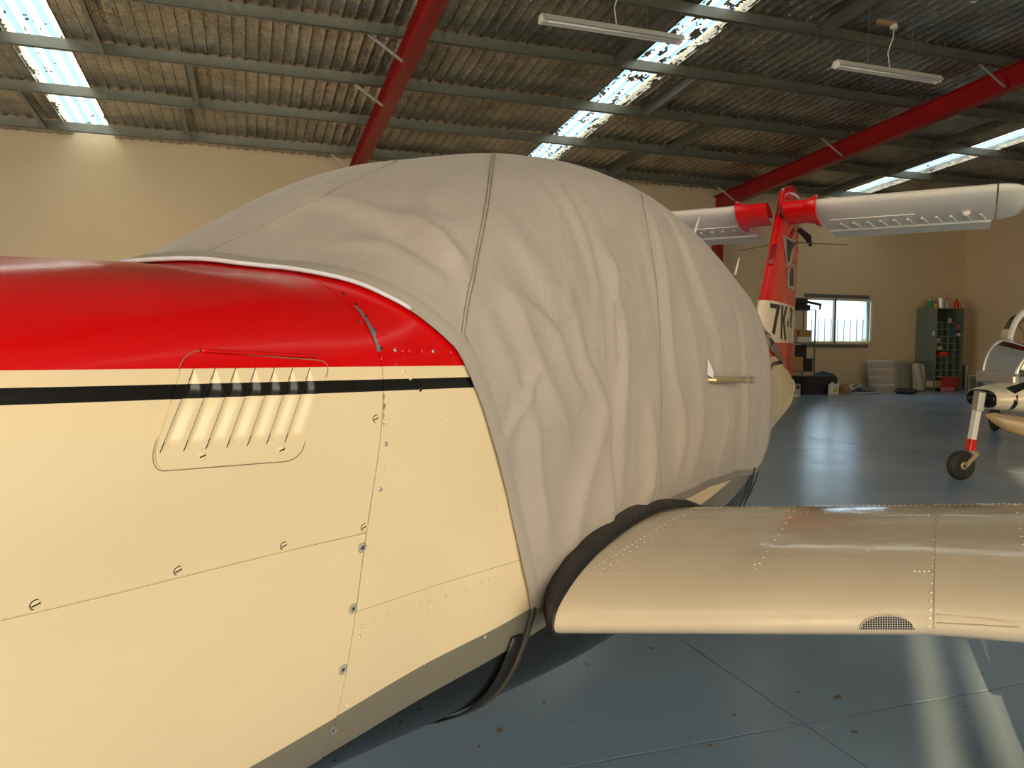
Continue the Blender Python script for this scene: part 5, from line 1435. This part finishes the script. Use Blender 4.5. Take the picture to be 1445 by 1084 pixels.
# grey cartons stack, four high
zprev = 0.0
for k in range(4):
    y0, y1 = 549.5-k*10.0, 539.5-k*10.0; Y = 18.0; a = wy(1238-.4*k, y0, Y); c = wy(1262, y1+.8, Y); h = .235
    e = empty('grey_carton', ((a.x+c.x)/2, Y, zprev), random.uniform(-.03, .03), ['grey drawer carton at the bottom of the stack by the cabinet', 'grey carton second from the bottom of the stack', 'grey carton third from the bottom, with a yellow mark', 'grey carton topmost of its stack under the tin sheet'][k], 'carton', 'grey cartons stacked against the wall')
    w = (c.x-a.x)/2; MB().box(-w, w, 0, .35, 0, h-.012).build('body', M['greycard'] if 'greycard' in M else M['tin'], e, bevel=.01); MB().box(-w*1.02, w*1.02, -.015, .36, h-.045, h-.004).build('lid', M['paper'], e, bevel=.006)
    if k == 2: MB().box(-w*.3, w*.2, -.005, 0, .06, .13).build('yellow_label', M['yellow'], e)
    zprev += h
def bent_sheet(name, label, cat, x0, x1, ytop, ybot, Y, m, curve, rim=None, lean=.25):
    a = wy(x0, ybot, Y); c = wy(x1, ytop, Y); w = (c.x-a.x)/2; h = c.z; e = empty(name, ((a.x+c.x)/2, Y, 0), 0, label, cat); G = []
    for i in range(15):
        s = i/14*2-1; row = []
        for k in range(11):
            v = k/10; ww = w*(1-.10*(1-v)**3-.35*max(0, v-.8)**1.2); row.append(Vector((ww*s*(1-.05*v*v), curve*(s*s)+lean*v-.03*math.sin(6*s+3*v), h*v*(1-.10*abs(s)**3))))
        G.append(row)
    o = MB().grid(G).build('sheet', M[m], e, smooth=True); md = o.modifiers.new('t', 'SOLIDIFY'); md.thickness = .008
    if rim:
        bd = [r[0] for r in G]+G[-1][1:]+[r[-1] for r in reversed(G)][1:]+list(reversed(G[0]))[1:]
        MB().tube(bd, .018, 6).build('rim', M[rim], e, smooth=True)
    return e
M['oldplastic'] = mat('yellowed_clear_plastic', (.33, .33, .27), .25)
M['dullalu'] = mat('dull_sheet_metal', (.40, .40, .38), .3, .35, noise=.2, nscale=3, bump=.5, bscale=3, bdist=.05)
bent_sheet('metal_cowling', 'large dull metal engine cowling leaning on the back wall', 'cowling', 1244, 1293, 509, 550.5, 18.45, 'dullalu', .10, None, .12)
bent_sheet('clear_canopy', 'greenish clear canopy with black rim leaning against the cabinet side', 'canopy', 1289, 1310.5, 511, 552, 18.1, 'oldplastic', .06, 'plastic_black', .10)
a = wy(1265, 546, 17.3); c = wy(1289, 553, 17.0)
e = empty('black_roller', (a.x, 17.3, 0), 0, 'black foam roller lying on the floor before the metal cowling', 'roller')
MB().tube([(0, 0, .09), (c.x-a.x, -.35, .09)], .085, 14).build('tube', M['plastic_black'], e, smooth='auto'); MB().lathe([(.06, 0), (.05, .05)], (c.x-a.x, -.35, .09), 12, (1, -.5, 0)).build('end_cap', M['rubber'], e)
# aluminium ladder lying along the right wall and a leaning metal panel
yl0, yl1 = 18.7, 14.6
e = empty('aluminium_ladder', (XR-.12, yl0, 0), 0, 'aluminium ladder lying on its side along the right wall', 'ladder')
for z in (.04, .42): MB().box(-.03, .03, yl1-yl0, 0, z-.03, z+.03).build('rail', M['alu'], e)
for k in range(13): MB().tube([(0, -.15-k*.3, .04), (0, -.15-k*.3, .42)], .02, 6).build('rung', M['alu'], e)
a = wy(1366, 549, 18.7)
e = empty('metal_channel', (wy(1361.5, 549, 18.45).x, 18.45, 0), 0, 'bright metal channel standing between cabinet and right wall', 'channel')
MB().box(0, .10, 0, .05, 0, wy(1363, 515, 18.45).z).build('flange', M['alu'], e); MB().box(0, .012, .05, .14, 0, wy(1363, 515, 18.45).z).build('web', M['alu'], e)
e = empty('filter_frame', (wy(1366, 549, 18.2).x, 18.2, 0), -.15, 'grey square filter frame standing beside the cabinet', 'frame'); fwid_ = .36; fh_ = .48
for (x0, x1, z0, z1) in ((0, fwid_, 0, .04), (0, fwid_, fh_-.04, fh_), (0, .04, .04, fh_-.04), (fwid_-.04, fwid_, .04, fh_-.04)): MB().box(x0, x1, 0, .05, z0, z1).build('frame_bar', M['alu'], e)
MB().box(.04, fwid_-.04, .02, .03, .04, fh_-.04).build('filter_media', M['steel'], e)

# ================================================================== LITTER ON THE FLOOR
def leaf(px, py, size, label, rot, m='leaf', curl=.35):
    p = at_z(px, py, 0.0); e = MB(); G = []
    for i in range(9):
        s = i/8; w = math.sin(PI*s)**.7*.32*(1+.35*math.sin(9*s+px)); G.append([Vector(((s-.5)*size, size*w*q*.8, .001+size*curl*(abs(q)*.35*s+.12*math.sin(PI*s*2+px)**2))) for q in (-1, -.5, 0, .5, 1)])
    o = e.grid(G).build('dry_leaf', M[m], None, smooth=True); o.location = p; o.rotation_euler = (0, 0, rot)
    tag(o, label, 'leaf', 'dry leaves scattered on the floor')
leaf(706, 1032, .030, 'curled tan leaf lying alone below the belly of the fuselage', .5)
leaf(920, 916, .034, 'brown leaf right of the wing root, below the leading edge', 2.2)
leaf(848, 901, .028, 'greenish brown leaf tucked just under the wing root', -.2)
leaf(828, 938, .022, 'thin upright dark leaf below the wing root', 1.5)
leaf(1182, 985, .040, 'dark crumpled leaf between the two floor joints, below the wing', .2)
leaf(1118, 1021, .020, 'tiny orange leaf just left of the crossing floor joints', -.5)
leaf(1036, 1010, .020, 'small rust leaf left of the diagonal floor joint', .1)
leaf(1125, 977, .020, 'thin dark leaf fragment above the crossing floor joints', -.6)
leaf(1386, 952, .018, 'dark leaf fragment at the edge of the sunlit patch', .3)
leaf(1002, 1053, .026, 'flat brown leaf strip along the joint at the lower edge', .2)
leaf(1357, 899, .020, 'thin twig-like leaf just below the wing leading edge at right', -.9)
leaf(1205, 1033, .022, 'slim dark leaf lying across the joint below the wing', -.7)
